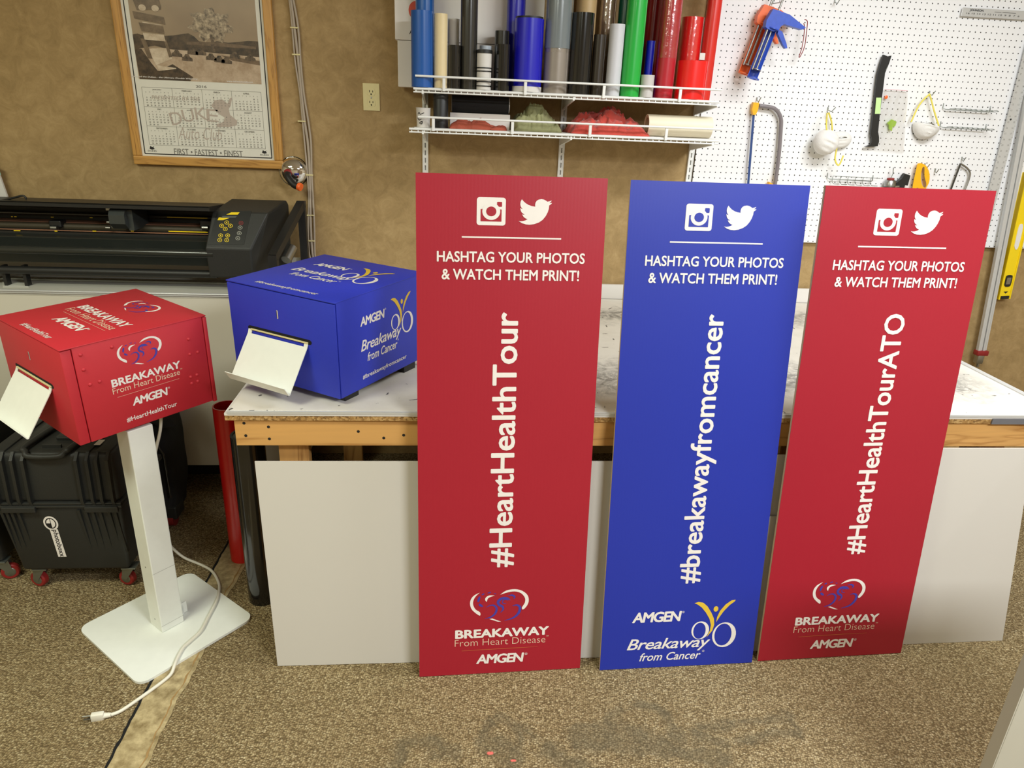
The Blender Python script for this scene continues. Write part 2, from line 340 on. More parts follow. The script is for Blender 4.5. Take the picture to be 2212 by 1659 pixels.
# ------------------------------------------------------------------ mesh builder (world coordinates)
class MB:
    def __init__(s): s.bm = bmesh.new()
    def box(s, c, size, R=None, bev=0.0):
        c = Vector(c); hx, hy, hz = (x/2 for x in size)
        R = R or Matrix.Identity(3)
        t = bmesh.new()
        vs = [t.verts.new((sx*hx, sy*hy, sz*hz)) for sx in (-1, 1) for sy in (-1, 1) for sz in (-1, 1)]
        for q in ((0, 1, 3, 2), (4, 6, 7, 5), (0, 4, 5, 1), (2, 3, 7, 6), (0, 2, 6, 4), (1, 5, 7, 3)): t.faces.new([vs[i] for i in q])
        if bev > 0: bmesh.ops.bevel(t, geom=t.edges[:], offset=bev, segments=2, affect='EDGES', profile=0.5)
        s.add(t, lambda v: R @ v + c); return s
    def add(s, t, fn):
        vm = {}
        for v in t.verts: vm[v] = s.bm.verts.new(fn(v.co))
        for f in t.faces:
            try: s.bm.faces.new([vm[v] for v in f.verts])
            except ValueError: pass
        t.free()
    def span(s, a, b, bev=0.0):
        a, b = Vector(a), Vector(b)
        return s.box((a+b)/2, [abs(b[i]-a[i]) for i in range(3)], None, bev)
    def bar(s, a, b, wx, wy, up=(0, 0, 1), bev=0.0):
        a, b = Vector(a), Vector(b); z = (b-a); L = z.length; z.normalize()
        x = Vector(up).cross(z)
        if x.length < 1e-4: x = Vector((1, 0, 0)).cross(z)
        x.normalize(); y = z.cross(x)
        R = Matrix((x, y, z)).transposed()
        return s.box((a+b)/2, (wx, wy, L), R, bev)
    def prism(s, pts, off):
        # closed polygon of 3D points swept by vector off (both caps)
        off = Vector(off); n = len(pts)
        A = [s.bm.verts.new(Vector(p)) for p in pts]; B = [s.bm.verts.new(Vector(p)+off) for p in pts]
        fs = [s.bm.faces.new(A), s.bm.faces.new(B[::-1])]
        for i in range(n): s.bm.faces.new([A[i], B[i], B[(i+1) % n], A[(i+1) % n]][::-1])
        for f in fs: f.normal_update()
        bmesh.ops.triangulate(s.bm, faces=fs, ngon_method='EAR_CLIP')
        return s
    def poly(s, pts):
        f = s.bm.faces.new([s.bm.verts.new(Vector(p)) for p in pts])
        f.normal_update(); bmesh.ops.triangulate(s.bm, faces=[f], ngon_method='EAR_CLIP'); return s
    def tube(s, path, r, seg=10, closed=False):
        P = [Vector(p) for p in path]; n = len(P); rs = r if isinstance(r, (list, tuple)) else [r]*n
        rings = []; prev = None
        for i in range(n):
            if closed: d = P[(i+1) % n]-P[i-1]
            else: d = P[min(i+1, n-1)]-P[max(i-1, 0)]
            d.normalize()
            if prev is None:
                x = d.orthogonal().normalized()
            else:
                x = prev - d*prev.dot(d); x = x.normalized() if x.length > 1e-6 else d.orthogonal().normalized()
            prev = x; y = d.cross(x)
            rings.append([s.bm.verts.new(P[i]+rs[i]*(math.cos(2*PI*k/seg)*x+math.sin(2*PI*k/seg)*y)) for k in range(seg)])
        for i in range(n if closed else n-1):
            a, b = rings[i], rings[(i+1) % n]
            for k in range(seg): s.bm.faces.new([a[k], a[(k+1) % seg], b[(k+1) % seg], b[k]])
        if not closed:
            s.bm.faces.new(rings[0][::-1]); s.bm.faces.new(rings[-1])
        return s
    def lathe(s, o, axis, prof, seg=32, cap=True):
        # prof: list of (radius, height along axis)
        o = Vector(o); z = Vector(axis).normalized(); x = z.orthogonal().normalized(); y = z.cross(x)
        rings = []
        for r, h in prof:
            if r < 1e-6: rings.append([s.bm.verts.new(o+z*h)])
            else: rings.append([s.bm.verts.new(o+z*h+r*(math.cos(2*PI*k/seg)*x+math.sin(2*PI*k/seg)*y)) for k in range(seg)])
        for a, b in zip(rings, rings[1:]):
            if len(a) == 1 and len(b) == 1: continue
            for k in range(seg):
                k2 = (k+1) % seg
                if len(a) == 1: s.bm.faces.new([a[0], b[k2], b[k]])
                elif len(b) == 1: s.bm.faces.new([a[k], a[k2], b[0]])
                else: s.bm.faces.new([a[k], a[k2], b[k2], b[k]])
        if cap:
            if len(rings[0]) > 1: s.bm.faces.new(rings[0][::-1])
            if len(rings[-1]) > 1: s.bm.faces.new(rings[-1])
        return s
    def cyl(s, o, axis, r, h, seg=28): return s.lathe(o, axis, [(r, 0), (r, h)], seg)
    def build(s, name, m, parent=None, smooth=None, mods=None):
        me = bpy.data.meshes.new(name)
        bmesh.ops.recalc_face_normals(s.bm, faces=s.bm.faces[:])
        o = bpy.data.objects.new(name, me)
        if parent is not None:
            T = ROOTM[parent.name].inverted(); s.bm.transform(T)
            o.parent = parent; ROOTM_set(o, ROOTM[parent.name])
        else:
            xs = [v.co for v in s.bm.verts]
            base = Vector(((min(v.x for v in xs)+max(v.x for v in xs))/2, (min(v.y for v in xs)+max(v.y for v in xs))/2, min(v.z for v in xs)))
            s.bm.transform(Matrix.Translation(-base)); o.location = base
            ROOTM_set(o, Matrix.Translation(base))
        if smooth is not None:
            for f in s.bm.faces: f.smooth = True
            for e in s.bm.edges:
                if len(e.link_faces) == 2 and e.calc_face_angle(0) > math.radians(smooth): e.smooth = False
        s.bm.to_mesh(me); s.bm.free()
        me.materials.append(m if not isinstance(m, str) else M[m])
        COL.objects.link(o)
        ROOTM[o.name] = ROOTM.pop('__new')
        return o
ROOTM = {}
def ROOTM_set(o, mm): ROOTM['__new'] = mm
def thing(name, label, cat, loc=(0, 0, 0), group=None, rz=0.0):
    o = bpy.data.objects.new(name, None); COL.objects.link(o); o.empty_display_size = 0.05
    o.location = loc; o.rotation_euler = (0, 0, rz)
    o['label'] = label; o['category'] = cat
    if group: o['group'] = group
    ROOTM[o.name] = Matrix.Translation(Vector(loc)) @ Matrix.Rotation(rz, 4, 'Z')
    return o
def tag(o, label, cat, group=None, kind=None):
    o['label'] = label; o['category'] = cat
    if group: o['group'] = group
    if kind: o['kind'] = kind
    return o
def struct(o): o['kind'] = 'structure'; return o
def copy_thing(root, loc, label):
    r = root.copy(); COL.objects.link(r); r.location = loc; r['label'] = label
    for ch in list(root.children):
        c = ch.copy(); COL.objects.link(c); c.parent = r
        for g in list(ch.children):
            d = g.copy(); COL.objects.link(d); d.parent = c
    return r

# ------------------------------------------------------------------ flat printing: text and emblems laid on a frame
class Frame:
    def __init__(s, o, u, v, n, k=1.0): s.o, s.u, s.v, s.n = Vector(o), Vector(u).normalized()*k, Vector(v).normalized()*k, Vector(n).normalized()
    def __call__(s, a, b, h=0.0): return s.o + s.u*a + s.v*b + s.n*h
_TC = {}
def text_polys(txt, bold=0.0, shear=0.0, spacing=1.0, line=1.0):
    key = (txt, bold, shear, spacing, line)
    if key in _TC: return _TC[key]
    cu = bpy.data.curves.new('t', 'FONT'); cu.body = txt; cu.shear = shear; cu.space_character = spacing; cu.space_line = line
    cu.offset = min(bold, 0.0)
    cu.resolution_u = 3; cu.fill_mode = 'BOTH'
    ob = bpy.data.objects.new('t', cu); COL.objects.link(ob)
    dg = bpy.context.evaluated_depsgraph_get(); dg.update()
    me = bpy.data.meshes.new_from_object(ob.evaluated_get(dg))
    V0 = [(v.co.x, v.co.y) for v in me.vertices]; F0 = [tuple(p.vertices) for p in me.polygons]
    bpy.data.objects.remove(ob); bpy.data.curves.remove(cu); bpy.data.meshes.remove(me)
    V, Fs = list(V0), list(F0)
    if bold > 0:                       # heavier weight: the same glyph overprinted a hair to each side
        V, Fs = [], []
        n = 8
        for k in range(n):
            dx, dy = bold*math.cos(2*PI*k/n), bold*math.sin(2*PI*k/n)*.8
            o_ = len(V); V += [(x+dx, y+dy) for x, y in V0]; Fs += [tuple(i+o_ for i in f) for f in F0]
    xs = [p[0] for p in V]; ys = [p[1] for p in V]
    _TC[key] = (V, Fs, (min(xs), min(ys), max(xs), max(ys))); return _TC[key]
def put_text(mb, fr, txt, rect, bold=0.0, shear=0.0, rot=False, h=0.0006, spacing=1.0, line=1.0):
    # rect (u0, v0, u1, v1): box the drawn glyphs fill; rot: reads upward, letter tops to the left
    V, Fs, (x0, y0, x1, y1) = text_polys(txt, bold, shear, spacing, line)
    u0, v0, u1, v1 = rect
    vs = []; n0 = max(1, len(V)//8) if bold > 0 else 1 << 30; h0 = h
    for i, (x, y) in enumerate(V):
        h = h0+.00005*(i//n0)
        a = (x-x0)/(x1-x0); b = (y-y0)/(y1-y0)
        if rot: p = fr(u1-(u1-u0)*b, v0+(v1-v0)*a, h)
        else: p = fr(u0+(u1-u0)*a, v0+(v1-v0)*b, h)
        vs.append(mb.bm.verts.new(p))
    for f in Fs:
        try: mb.bm.faces.new([vs[i] for i in f])
        except ValueError: pass
def catmull(pts, n=6):
    out = []
    P = [pts[0]]+list(pts)+[pts[-1]]
    for i in range(1, len(P)-2):
        p0, p1, p2, p3 = P[i-1], P[i], P[i+1], P[i+2]
        for k in range(n):
            t = k/n
            out.append(tuple(0.5*((2*b)+(-a+c)*t+(2*a-5*b+4*c-d)*t*t+(-a+3*b-3*c+d)*t**3) for a, b, c, d in zip(p0, p1, p2, p3)))
    out.append(tuple(pts[-1])); return out
def stroke(mb, F, pts, h=0.0006):
    # pts (x, y, width) -> tapered ribbon; F maps (x, y) to 3D
    P = catmull(pts, 6); A = []; B = []
    for i, (x, y, wd) in enumerate(P):
        a = P[max(i-1, 0)]; b = P[min(i+1, len(P)-1)]
        dx, dy = b[0]-a[0], b[1]-a[1]; L = math.hypot(dx, dy) or 1
        nx, ny = -dy/L*wd/2, dx/L*wd/2
        A.append(mb.bm.verts.new(F(x+nx, y+ny, h))); B.append(mb.bm.verts.new(F(x-nx, y-ny, h)))
    for i in range(len(P)-1): mb.bm.faces.new([A[i], A[i+1], B[i+1], B[i]])
def fill(mb, F, pts, h=0.0006, smooth=0):
    if smooth: pts = catmull(list(pts)+[pts[0]], smooth)[:-1]
    mb.poly([F(x, y, h) for x, y in pts])
def ellipse(cx, cy, rx, ry, n=28): return [(cx+rx*math.cos(2*PI*k/n), cy+ry*math.sin(2*PI*k/n)) for k in range(n)]
def ring(mb, F, o, i, h=0.0006):
    A = [mb.bm.verts.new(F(x, y, h)) for x, y in o]; B = [mb.bm.verts.new(F(x, y, h)) for x, y in i]; n = len(A)
    for k in range(n): mb.bm.faces.new([A[k], A[(k+1) % n], B[(k+1) % n], B[k]])
def remap(fr, bx, rect):
    # drawing box bx (x0,y0 top-left .. x1,y1 bottom-right, y down) onto rect (u0,v0,u1,v1)
    x0, y0, x1, y1 = bx; u0, v0, u1, v1 = rect
    return lambda x, y, h=0.0006: fr(u0+(u1-u0)*(x-x0)/(x1-x0), v1-(v1-v0)*(y-y0)/(y1-y0), h)
def heart_emblem(fr, rect, parent, name='rider_heart_emblem'):
    F = remap(fr, (685, 365, 1328, 718), rect)
    a = MB()
    fill(a, F, [(790, 388), (735, 412), (698, 450), (685, 500), (700, 560), (745, 608), (795, 640), (795, 603), (745, 568), (718, 510), (728, 455), (758, 415)], smooth=3)
    fill(a, F, [(1012, 420), (1075, 378), (1170, 365), (1255, 388), (1315, 440), (1328, 505), (1305, 560), (1268, 593), (1255, 570), (1285, 520), (1285, 465), (1240, 412), (1170, 390), (1090, 398)], smooth=3)
    fill(a, F, [(955, 428), (900, 422), (862, 438), (848, 465), (866, 492), (872, 470), (885, 450), (915, 437)], smooth=3)
    fill(a, F, [(900, 682), (930, 677), (1030, 717), (990, 714)])
    a.build('heart_outline', 'white', parent)
    b = MB()
    for s in ([(812, 412, 12), (838, 402, 12)], [(876, 396, 8), (910, 390, 10)], [(945, 404, 7), (968, 408, 7)], [(792, 432, 18), (778, 462, 24), (774, 490, 16)], [(782, 512, 14), (800, 527, 26), (826, 540, 10)],
              [(860, 552, 3), (905, 532, 10), (950, 536, 18), (976, 572, 24), (962, 622, 22), (915, 660, 14), (850, 676, 3)],
              [(1125, 482, 8), (1085, 460, 22), (1030, 462, 26), (992, 492, 28), (1000, 528, 26), (1040, 552, 24), (1048, 582, 18), (1018, 616, 3)],
              [(1080, 522, 4), (1045, 515, 9), (1040, 490, 9), (1065, 474, 10), (1102, 482, 8)], [(1100, 436, 5), (1140, 430, 18), (1172, 448, 18), (1160, 472, 4)],
              [(1150, 548, 4), (1195, 540, 16), (1232, 565, 28), (1222, 625, 28), (1165, 678, 18), (1065, 706, 3)]):
        stroke(b, F, s)
    b.build('cyclist_strokes', 'purple', parent)
def wheels_emblem(fr, rect, parent):
    F = remap(fr, (1163, 485, 1650, 1030), rect)
    a = MB()
    fill(a, F, [(1168, 510), (1210, 498), (1260, 508), (1310, 552), (1358, 625), (1392, 695), (1402, 760), (1388, 830), (1330, 908), (1362, 830), (1366, 765), (1345, 695), (1300, 622), (1250, 562), (1205, 528)])
    fill(a, F, [(1420, 735), (1424, 680), (1448, 610), (1500, 540), (1560, 495), (1603, 490), (1596, 507), (1545, 548), (1490, 612), (1452, 675)])
    fill(a, F, ellipse(1403, 585, 25, 31))
    a.build('raised_arms', 'yellow', parent)
    b = MB()
    ring(b, F, ellipse(1258, 822, 94, 103), ellipse(1250, 826, 66, 92)); ring(b, F, ellipse(1520, 885, 128, 143), ellipse(1508, 882, 92, 126))
    b.build('wheels', 'white', parent)
def lettering(fr, items, parent, name, m='white', h=0.0006):
    mb = MB()
    for it in items: put_text(mb, fr, it[0], it[1], h=h, **(it[2] if len(it) > 2 else {}))
    return mb.build(name, m, parent)
AM = dict(bold=0.035, shear=0.12, spacing=0.88)

# =================================================================== the room
def slab(name, a, b, m): return struct(MB().span(a, b).build(name, m))
slab('floor', (-3.6, -6.8, -0.05), (3.9, 0.0, 0.0), 'carpet')
slab('wall_back', (-3.6, 0.0, -0.05), (3.9, 0.1, CEIL+.05), 'wall')
slab('wall_left', (-3.7, -6.8, -0.05), (-3.6, 0.1, CEIL+.05), 'plainwall')
slab('wall_right', (3.9, -6.8, -0.05), (4.0, 0.1, CEIL+.05), 'plainwall')
slab('wall_front', (-3.7, -6.9, -0.05), (4.0, -6.8, CEIL+.05), 'plainwall')
slab('ceiling', (-3.7, -6.9, CEIL), (4.0, 0.1, CEIL+.05), 'ceiling')
# bare strip in the carpet
mb = MB()
L = [(226, 1690), (231, 1659), (302, 1521), (376, 1390), (447, 1258), (492, 1176)]
R_ = [(306, 1690), (316, 1659), (383, 1514), (434, 1424), (491, 1289), (540, 1205)]
pl = [atz(*p, 0.0) for p in L]; pr = [atz(*p, 0.0) for p in R_]
def ext(a, b, t): return a+(b-a)*t
pl.insert(0, ext(pl[1], pl[0], 14)); pr.insert(0, ext(pr[1], pr[0], 14))
pl.append(ext(pl[-2], pl[-1], 3.4)); pr.append(ext(pr[-2], pr[-1], 3.4))
def dens(P, n, amp, sd):
    out = []
    for i in range(len(P)-1):
        for k in range(n):
            p = P[i].lerp(P[i+1], k/n); q_ = noise.noise(Vector((p.y*22, p.x*9, sd)))+.6*noise.noise(Vector((p.y*70, p.x*30, sd)))
            out.append(p+Vector((amp*q_, 0, 0)))
    return out+[P[-1]]
NS = 14
plr, prr = dens(pl, NS, .0035, 1.7), dens(pr, NS, .0055, 6.1)
def ribbon(A, B, z, nm, m):
    mb = MB(); a_ = [mb.bm.verts.new(p+Vector((0, 0, z))) for p in A]; b_ = [mb.bm.verts.new(p+Vector((0, 0, z))) for p in B]
    for i in range(len(A)-1): mb.bm.faces.new([a_[i], b_[i], b_[i+1], a_[i+1]])
    struct(mb.build(nm, m))
ribbon(plr, prr, .0012, 'trim_1', 'concrete')
ribbon([p+Vector((-.007+.003*noise.noise(Vector((p.y*40, 0, 3))), 0, 0)) for p in plr], [p+Vector((.0012+.004*noise.noise(Vector((p.y*30, 2, 3))), 0, 0)) for p in plr], .0018, 'trim_2', 'void')
# dried glue line along the right side of the strip
ribbon([p+Vector((-.016+.004*noise.noise(Vector((p.y*25, 5, 3))), 0, 0)) for p in prr], [p+Vector((-.012+.004*noise.noise(Vector((p.y*25, 7, 3))), 0, 0)) for p in prr], .0018, 'trim_3', mat('dried_glue', (156, 124, 76), .8, var=.3, scale=60))
# ceiling troffers that hold the lamps
for i, ((lx, ly), e, c) in enumerate(LAMPS):
    where = ['behind the viewer at right', 'above the kiosk at left', 'above the boards and shelves', 'behind the viewer at left'][i]
    t = thing('ceiling_light', 'white fluorescent ceiling light '+where, 'ceiling light', (lx, ly, CEIL-.06), 'fluorescent ceiling lights')
    f = MB()
    for s in (-1, 1):
        f.span((lx-.62, ly+s*.28-.02, CEIL-.07), (lx+.62, ly+s*.28+.02, CEIL)); f.span((lx+s*.60-.02, ly-.3, CEIL-.07), (lx+s*.60+.02, ly+.3, CEIL))
    f.build('housing', 'whitemetal', t)
    MB().span((lx-.58, ly-.26, CEIL-.03), (lx+.58, ly+.26, CEIL-.01)).build('diffuser', 'white', t)

# =================================================================== pegboard wall
PX0, PX1, PZ0 = 1.112, 3.05, 1.156
pb = MB().span((PX0, -.022, PZ0), (PX1, -.014, CEIL-.1))
for x in (PX0+.05, 2.0, PX1-.05): pb.span((x-.02, -.014, PZ0+.02), (x+.02, -.0005, CEIL-.12))
tag(pb.build('pegboard', 'peg'), 'big white pegboard full of holes covering the right end of the wall', 'pegboard')
PY = -.022        # face of the pegboard

def pxpoly(pts, Y): return [at(x, y, Y) for x, y in pts]
def pxtube(mb, pts, Y, r, seg=8, sm=0):
    P = [at(p[0], p[1], p[2] if len(p) > 2 else Y) for p in pts]
    if sm: P = [Vector(q) for q in catmull([tuple(p) for p in P], sm)]
    return mb.tube(P, r, seg)
def hook(name, label, px, py, ln=.05):
    p = at(px, py, PY); mb = MB()
    mb.tube([p+Vector((0, .0, .012)), p+Vector((0, -.005, .012)), p+Vector((0, -.006, -.0)), p+Vector((0, -ln*.6, -.006)), p+Vector((0, -ln, .012))], .002, 8)
    return tag(mb.build(name, 'zinc', None, 40), label, 'hook', 'pegboard hooks')

# --- caulking guns (one orange behind, one blue in front)
def caulk_gun(dx, dy, Y, m, label):
    t = thing('caulking_gun', label, 'caulking gun', tuple(at(1640+dx, 90+dy, Y)))
    def q(pts): return [(x+dx, y+dy) for x, y in pts]
    body = MB()
    body.prism(pxpoly(q([(1667, 17), (1682, 22), (1703, 30), (1737, 58), (1729, 62), (1690, 50), (1682, 56), (1679, 62), (1668, 66), (1654, 60), (1650, 56), (1652, 42)]), Y-.016), (0, .032, 0))
    # half-round cradle as a long trough with an end ring
    a, b = at(*q([(1664, 62)])[0], Y), at(*q([(1622, 168)])[0], Y)
    ax = (b-a).normalized(); sx = Vector((0, -1, 0)); sy = ax.cross(sx).normalized()
    prof = [(.026*math.cos(t_), .026*math.sin(t_)) for t_ in [PI*.15+PI*.85*k/10 for k in range(11)]]
    prof2 = [(.0235*math.cos(t_), .0235*math.sin(t_)) for t_ in [PI*.15+PI*.85*k/10 for k in range(11)]][::-1]
    s_ = 1
    for P in (prof+prof2,):
        pts = [a + sy*(-c_ if s_ else c_) - sx*d_*.9 for c_, d_ in P]
        n = len(pts); A = [body.bm.verts.new(p) for p in pts]; B = [body.bm.verts.new(p+(b-a)) for p in pts]
        for i in range(n): body.bm.faces.new([A[i], A[(i+1) % n], B[(i+1) % n], B[i]])
    body.lathe(b-ax*.004, ax, [(.015, 0), (.027, 0), (.027, .004), (.015, .004), (.015, 0)], 24, False)
    body.lathe(a-ax*.004, ax, [(.004, 0), (.027, 0), (.027, .004), (.004, .004), (.004, 0)], 24, False)
    body.build('cradle_and_grip', m, t, 40)
    MB().prism(pxpoly(q([(1678, 62), (1686, 66), (1695, 92), (1697, 102), (1693, 103), (1688, 96), (1676, 70)]), Y-.010), (0, .02, 0)).build('trigger', m, t)
    MB().tube([at(*q([(1688, -6)])[0], Y), at(*q([(1664, 60)])[0], Y), at(*q([(1629, 150)])[0], Y)], .0042, 10).tube([at(*q([(1654, 62)])[0], Y-.006), at(*q([(1621, 148)])[0], Y-.006)], .0042, 10).lathe(at(*q([(1630, 148)])[0], Y), ax, [(.0, 0), (.021, 0), (.021, .003), (.0, .003)], 22).build('plunger_rod', 'steel', t, 40)
    return t
caulk_gun(-15, -8, PY-.046, 'orange', 'orange caulking gun hanging behind the blue one on the pegboard')
g = caulk_gun(4, 2, PY-.112, 'toolblue', 'blue caulking gun with steel rod hanging in front on the pegboard')
mb = MB(); pxtube(mb, [(1738, 42), (1744, 46), (1743, 62), (1738, 100), (1729, 121), (1726, 122), (1733, 100), (1738, 62), (1736, 50)], PY-.05, .0018, 8, 4)
tag(mb.build('wire_loop', 'rubberred', None, 60), 'thin reddish wire loop dangling from the caulking gun handles', 'wire')
hook('pegboard_hook', 'steel hook the caulking guns hang from at the top of the pegboard', 1668, 8, .15)
hook('pegboard_hook', 'empty steel hook at the top edge of the pegboard right of the caulking guns', 1802, 6)

# --- bow saw / hacksaw with grey tube frame
Y = PY-.022
t = thing('hacksaw', 'large hacksaw with grey tube frame and blue blade hanging on pegboard', 'saw', tuple(at(1650, 400, Y)))
mb = MB(); pxtube(mb, [(1640, 228), (1660, 231), (1672, 234), (1682, 244), (1687, 258), (1687, 275), (1683, 330), (1677, 380), (1673, 405), (1670, 425)], Y, .0085, 10, 4); mb.build('tube_frame', 'tube', t, 50)
mb = MB(); mb.bar(at(1628, 248, Y), at(1614, 425, Y), .010, .003, (0, 1, 0)); mb.build('blade', mat('dark_blue_steel', (42, 70, 126), .4), t)
MB().prism(pxpoly([(1628, 221), (1640, 222), (1638, 236), (1633, 248), (1627, 248), (1625, 236)], Y-.011), (0, .022, 0)).build('blade_holder', 'toolyellow', t)
MB().prism(pxpoly([(1662, 393), (1672, 399), (1683, 412), (1676, 450), (1622, 446), (1612, 425), (1640, 424), (1662, 428)], Y-.013), (0, .026, 0)).build('handle', 'toolyellow', t)
hook('pegboard_hook', 'double steel hook holding the top of the large hacksaw', 1634, 217, .045)

# --- respirators
def respirator(pxc, pyc, w_, h_, tilt, label, straps, Y=PY-.006, dep=.055, up=1.0, dn=1.1):
    c = at(pxc, pyc, Y)
    t = thing('dust_mask', label, 'dust mask', tuple(c))
    mb = MB(); nU, nV = 22, 12
    g_ = []
    for j in range(nV+1):
        row = []
        ph = PI/2*j/nV
        for i in range(nU):
            th = 2*PI*i/nU
            rr = math.cos(ph)
            x = w_/2*rr*math.cos(th); z = h_/2*rr*math.sin(th)*(up if math.sin(th) > 0 else dn*(1 if dn < 1.2 else .75+.25*abs(math.sin(th))))
            d = dep*math.sin(ph)**.8*(1+.06*math.sin(9*z/h_*PI))
            xr = x*math.cos(tilt)-z*math.sin(tilt); zr = x*math.sin(tilt)+z*math.cos(tilt)
            row.append(mb.bm.verts.new(c+Vector((xr, -d-.004, zr))))
        g_.append(row)
    for j in range(nV):
        for i in range(nU): mb.bm.faces.new([g_[j][i], g_[j][(i+1) % nU], g_[j+1][(i+1) % nU], g_[j+1][i]])
    bmesh.ops.remove_doubles(mb.bm, verts=mb.bm.verts[:], dist=.0004)
    mb.build('cup', 'mask', t, 60)
    mb = MB()
    r0 = c+Vector((math.cos(tilt)*w_*.42, -.012, math.sin(tilt)*w_*.42)); l0 = c-Vector((math.cos(tilt)*w_*.42, .012, math.sin(tilt)*w_*.42))
    mb.tube([Vector(q) for q in catmull([tuple(l0), tuple(c+Vector((0, -.036, h_*.18))), tuple(r0)], 6)], .0022, 6)
    mb.build('nose_clip', 'steel', t, 60)
    for s in straps:
        mb = MB(); pxtube(mb, s, Y-.02, .0036, 6, 4); mb.build('strap', 'strap', t, 60)
    return t
respirator(1782, 306, .115, .105, -.35, 'white dust mask in front of a second mask, yellow straps, left on the pegboard', [[(1787, 244), (1785, 270), (1788, 296)], [(1809, 304), (1807, 322), (1804, 345), (1812, 357), (1822, 336)]], PY-.048)
respirator(1812, 302, .110, .072, .10, 'folded greyish dust mask tucked behind the one with hanging straps', [[(1790, 243), (1796, 262), (1798, 282)]], PY-.002, .030)
respirator(1998, 272, .126, .072, -.17, 'single white dust mask hung by a triangle of yellow straps', [[(1968, 264), (1985, 228), (2005, 206), (2009, 207), (2018, 240), (2028, 272)]], PY-.008, .050, .28, 1.65)
hook('pegboard_hook', 'steel hook with tag holding the two left dust masks', 1787, 238, .07)
hook('pegboard_hook', 'steel hook the single dust mask hangs from', 2006, 203, .045)

# --- pry bar
Y = PY-.018
t = thing('pry_bar', 'black flat pry bar hanging upright on the pegboard', 'pry bar', tuple(at(1885, 318, Y)))
out = [(1909, 118), (1916, 121), (1918, 122), (1926, 120), (1921, 136), (1912, 158), (1908, 190), (1901, 245), (1897, 285), (1899, 296), (1899, 306), (1896, 316), (1886, 317), (1869, 317), (1880, 313), (1884, 305), (1883, 298), (1881, 290), (1886, 250), (1892, 190), (1896, 160), (1902, 138)]
MB().prism(pxpoly(out, Y-.006), (0, .012, 0)).build('bar', 'black', t)
MB().prism(pxpoly([(1893, 211), (1904, 211), (1901, 246), (1890, 246)], Y-.0068), (0, .001, 0)).build('price_sticker', mat('green_sticker', (200, 236, 160), .5), t)
hook('pegboard_hook', 'steel hook through the top of the black pry bar', 1907, 152, .03)

# --- clear bag with a green clip
Y = PY-.010
t = thing('plastic_bag', 'clear plastic bag with a green clip inside, pinned beside the pry bar', 'bag', tuple(at(1935, 325, Y)))
mb = MB(); N_ = 8
P0, P1, P2, P3 = at(1910, 192, Y), at(1962, 196, Y), at(1952, 330, Y), at(1890, 324, Y)
for layer in (0, 1):
    g_ = [[mb.bm.verts.new((P0*(1-i/N_)+P1*(i/N_))*(1-j/N_)+(P3*(1-i/N_)+P2*(i/N_))*(j/N_)+Vector((0, (-.012 if layer else .006)*math.sin(PI*i/N_)*math.sin(PI*j/N_)+.001*math.sin(i*2.1+j), 0))) for i in range(N_+1)] for j in range(N_+1)]
    for j in range(N_):
        for i in range(N_): mb.bm.faces.new([g_[j][i], g_[j][i+1], g_[j+1][i+1], g_[j+1][i]])
mb.build('film', 'film', t, 60)
MB().bar(at(1911, 192.5, Y-.002), at(1961, 196, Y-.002), .0015, .0015).build('zip_seal', mat('pink_zip', (226, 150, 160), .5), t)
MB().prism(pxpoly([(1917, 266), (1927, 258), (1937, 263), (1934, 272), (1928, 275), (1927, 283), (1921, 279), (1921, 271)], Y-.006), (0, .008, 0)).build('green_clip', mat('lime_plastic', (150, 190, 50), .4), t)
MB().lathe(at(1914, 210, Y-.002), (0, -1, 0), [(0.0075, 0), (.0075, .002), (.004, .004), (0, .004)], 16).build('push_pin', 'orange', t, 40)

# --- wire racks
def screwdriver_rack(p0, p1, n, label, comb=False):
    Y = PY-.002
    a, b = at(*p0, Y), at(*p1, Y)
    t = thing('wire_rack', label, 'wire rack', tuple(a), 'wire tool racks')
    mb = MB(); mb.tube([a+Vector((0, 0, .022)), a+Vector((0, -.004, 0)), a+Vector((.01, -.012, -.004)), b+Vector((-.01, -.012, -.004)), b+Vector((0, -.004, 0)), b+Vector((0, 0, .022))], .0018, 8)
    mb.build('rail_wire', 'zinc', t, 50)
    for k in range(n):
        f = (k+.6)/n; p = a.lerp(b, f)+Vector((0, -.012, -.004)); m2 = MB()
        if comb:
            wd = (b-a).length/n*.92
            m2.tube([p+Vector((0, 0, .014)), p+Vector((0, -.03, .016)), p+Vector((wd*.8, -.03, .016))], .0013, 6)
            m2.tube([p+Vector((0, 0, .014)), p+Vector((0, 0, -.012)), p+Vector((0, -.02, -.02)), p+Vector((wd*.8, -.02, -.02))], .0013, 6)
        else:
            m2.tube([p, p+Vector((.006, -.03, .0)), p+Vector((.014, -.045, .003)), p+Vector((.016, -.03, .006)), p+Vector((.012, 0, .004))], .0014, 6)
        m2.build('prong', 'zinc', t, 50)
    return t
screwdriver_rack((2036, 234), (2137, 240), 9, 'upper of the two short toothed wire racks at the right of the pegboard')
screwdriver_rack((2030, 273), (2128, 279), 9, 'lower of the two short toothed wire racks, just right of the single dust mask')
screwdriver_rack((1786, 384), (1884, 389), 6, 'wider wire rack with square loops just above the right red board', True)

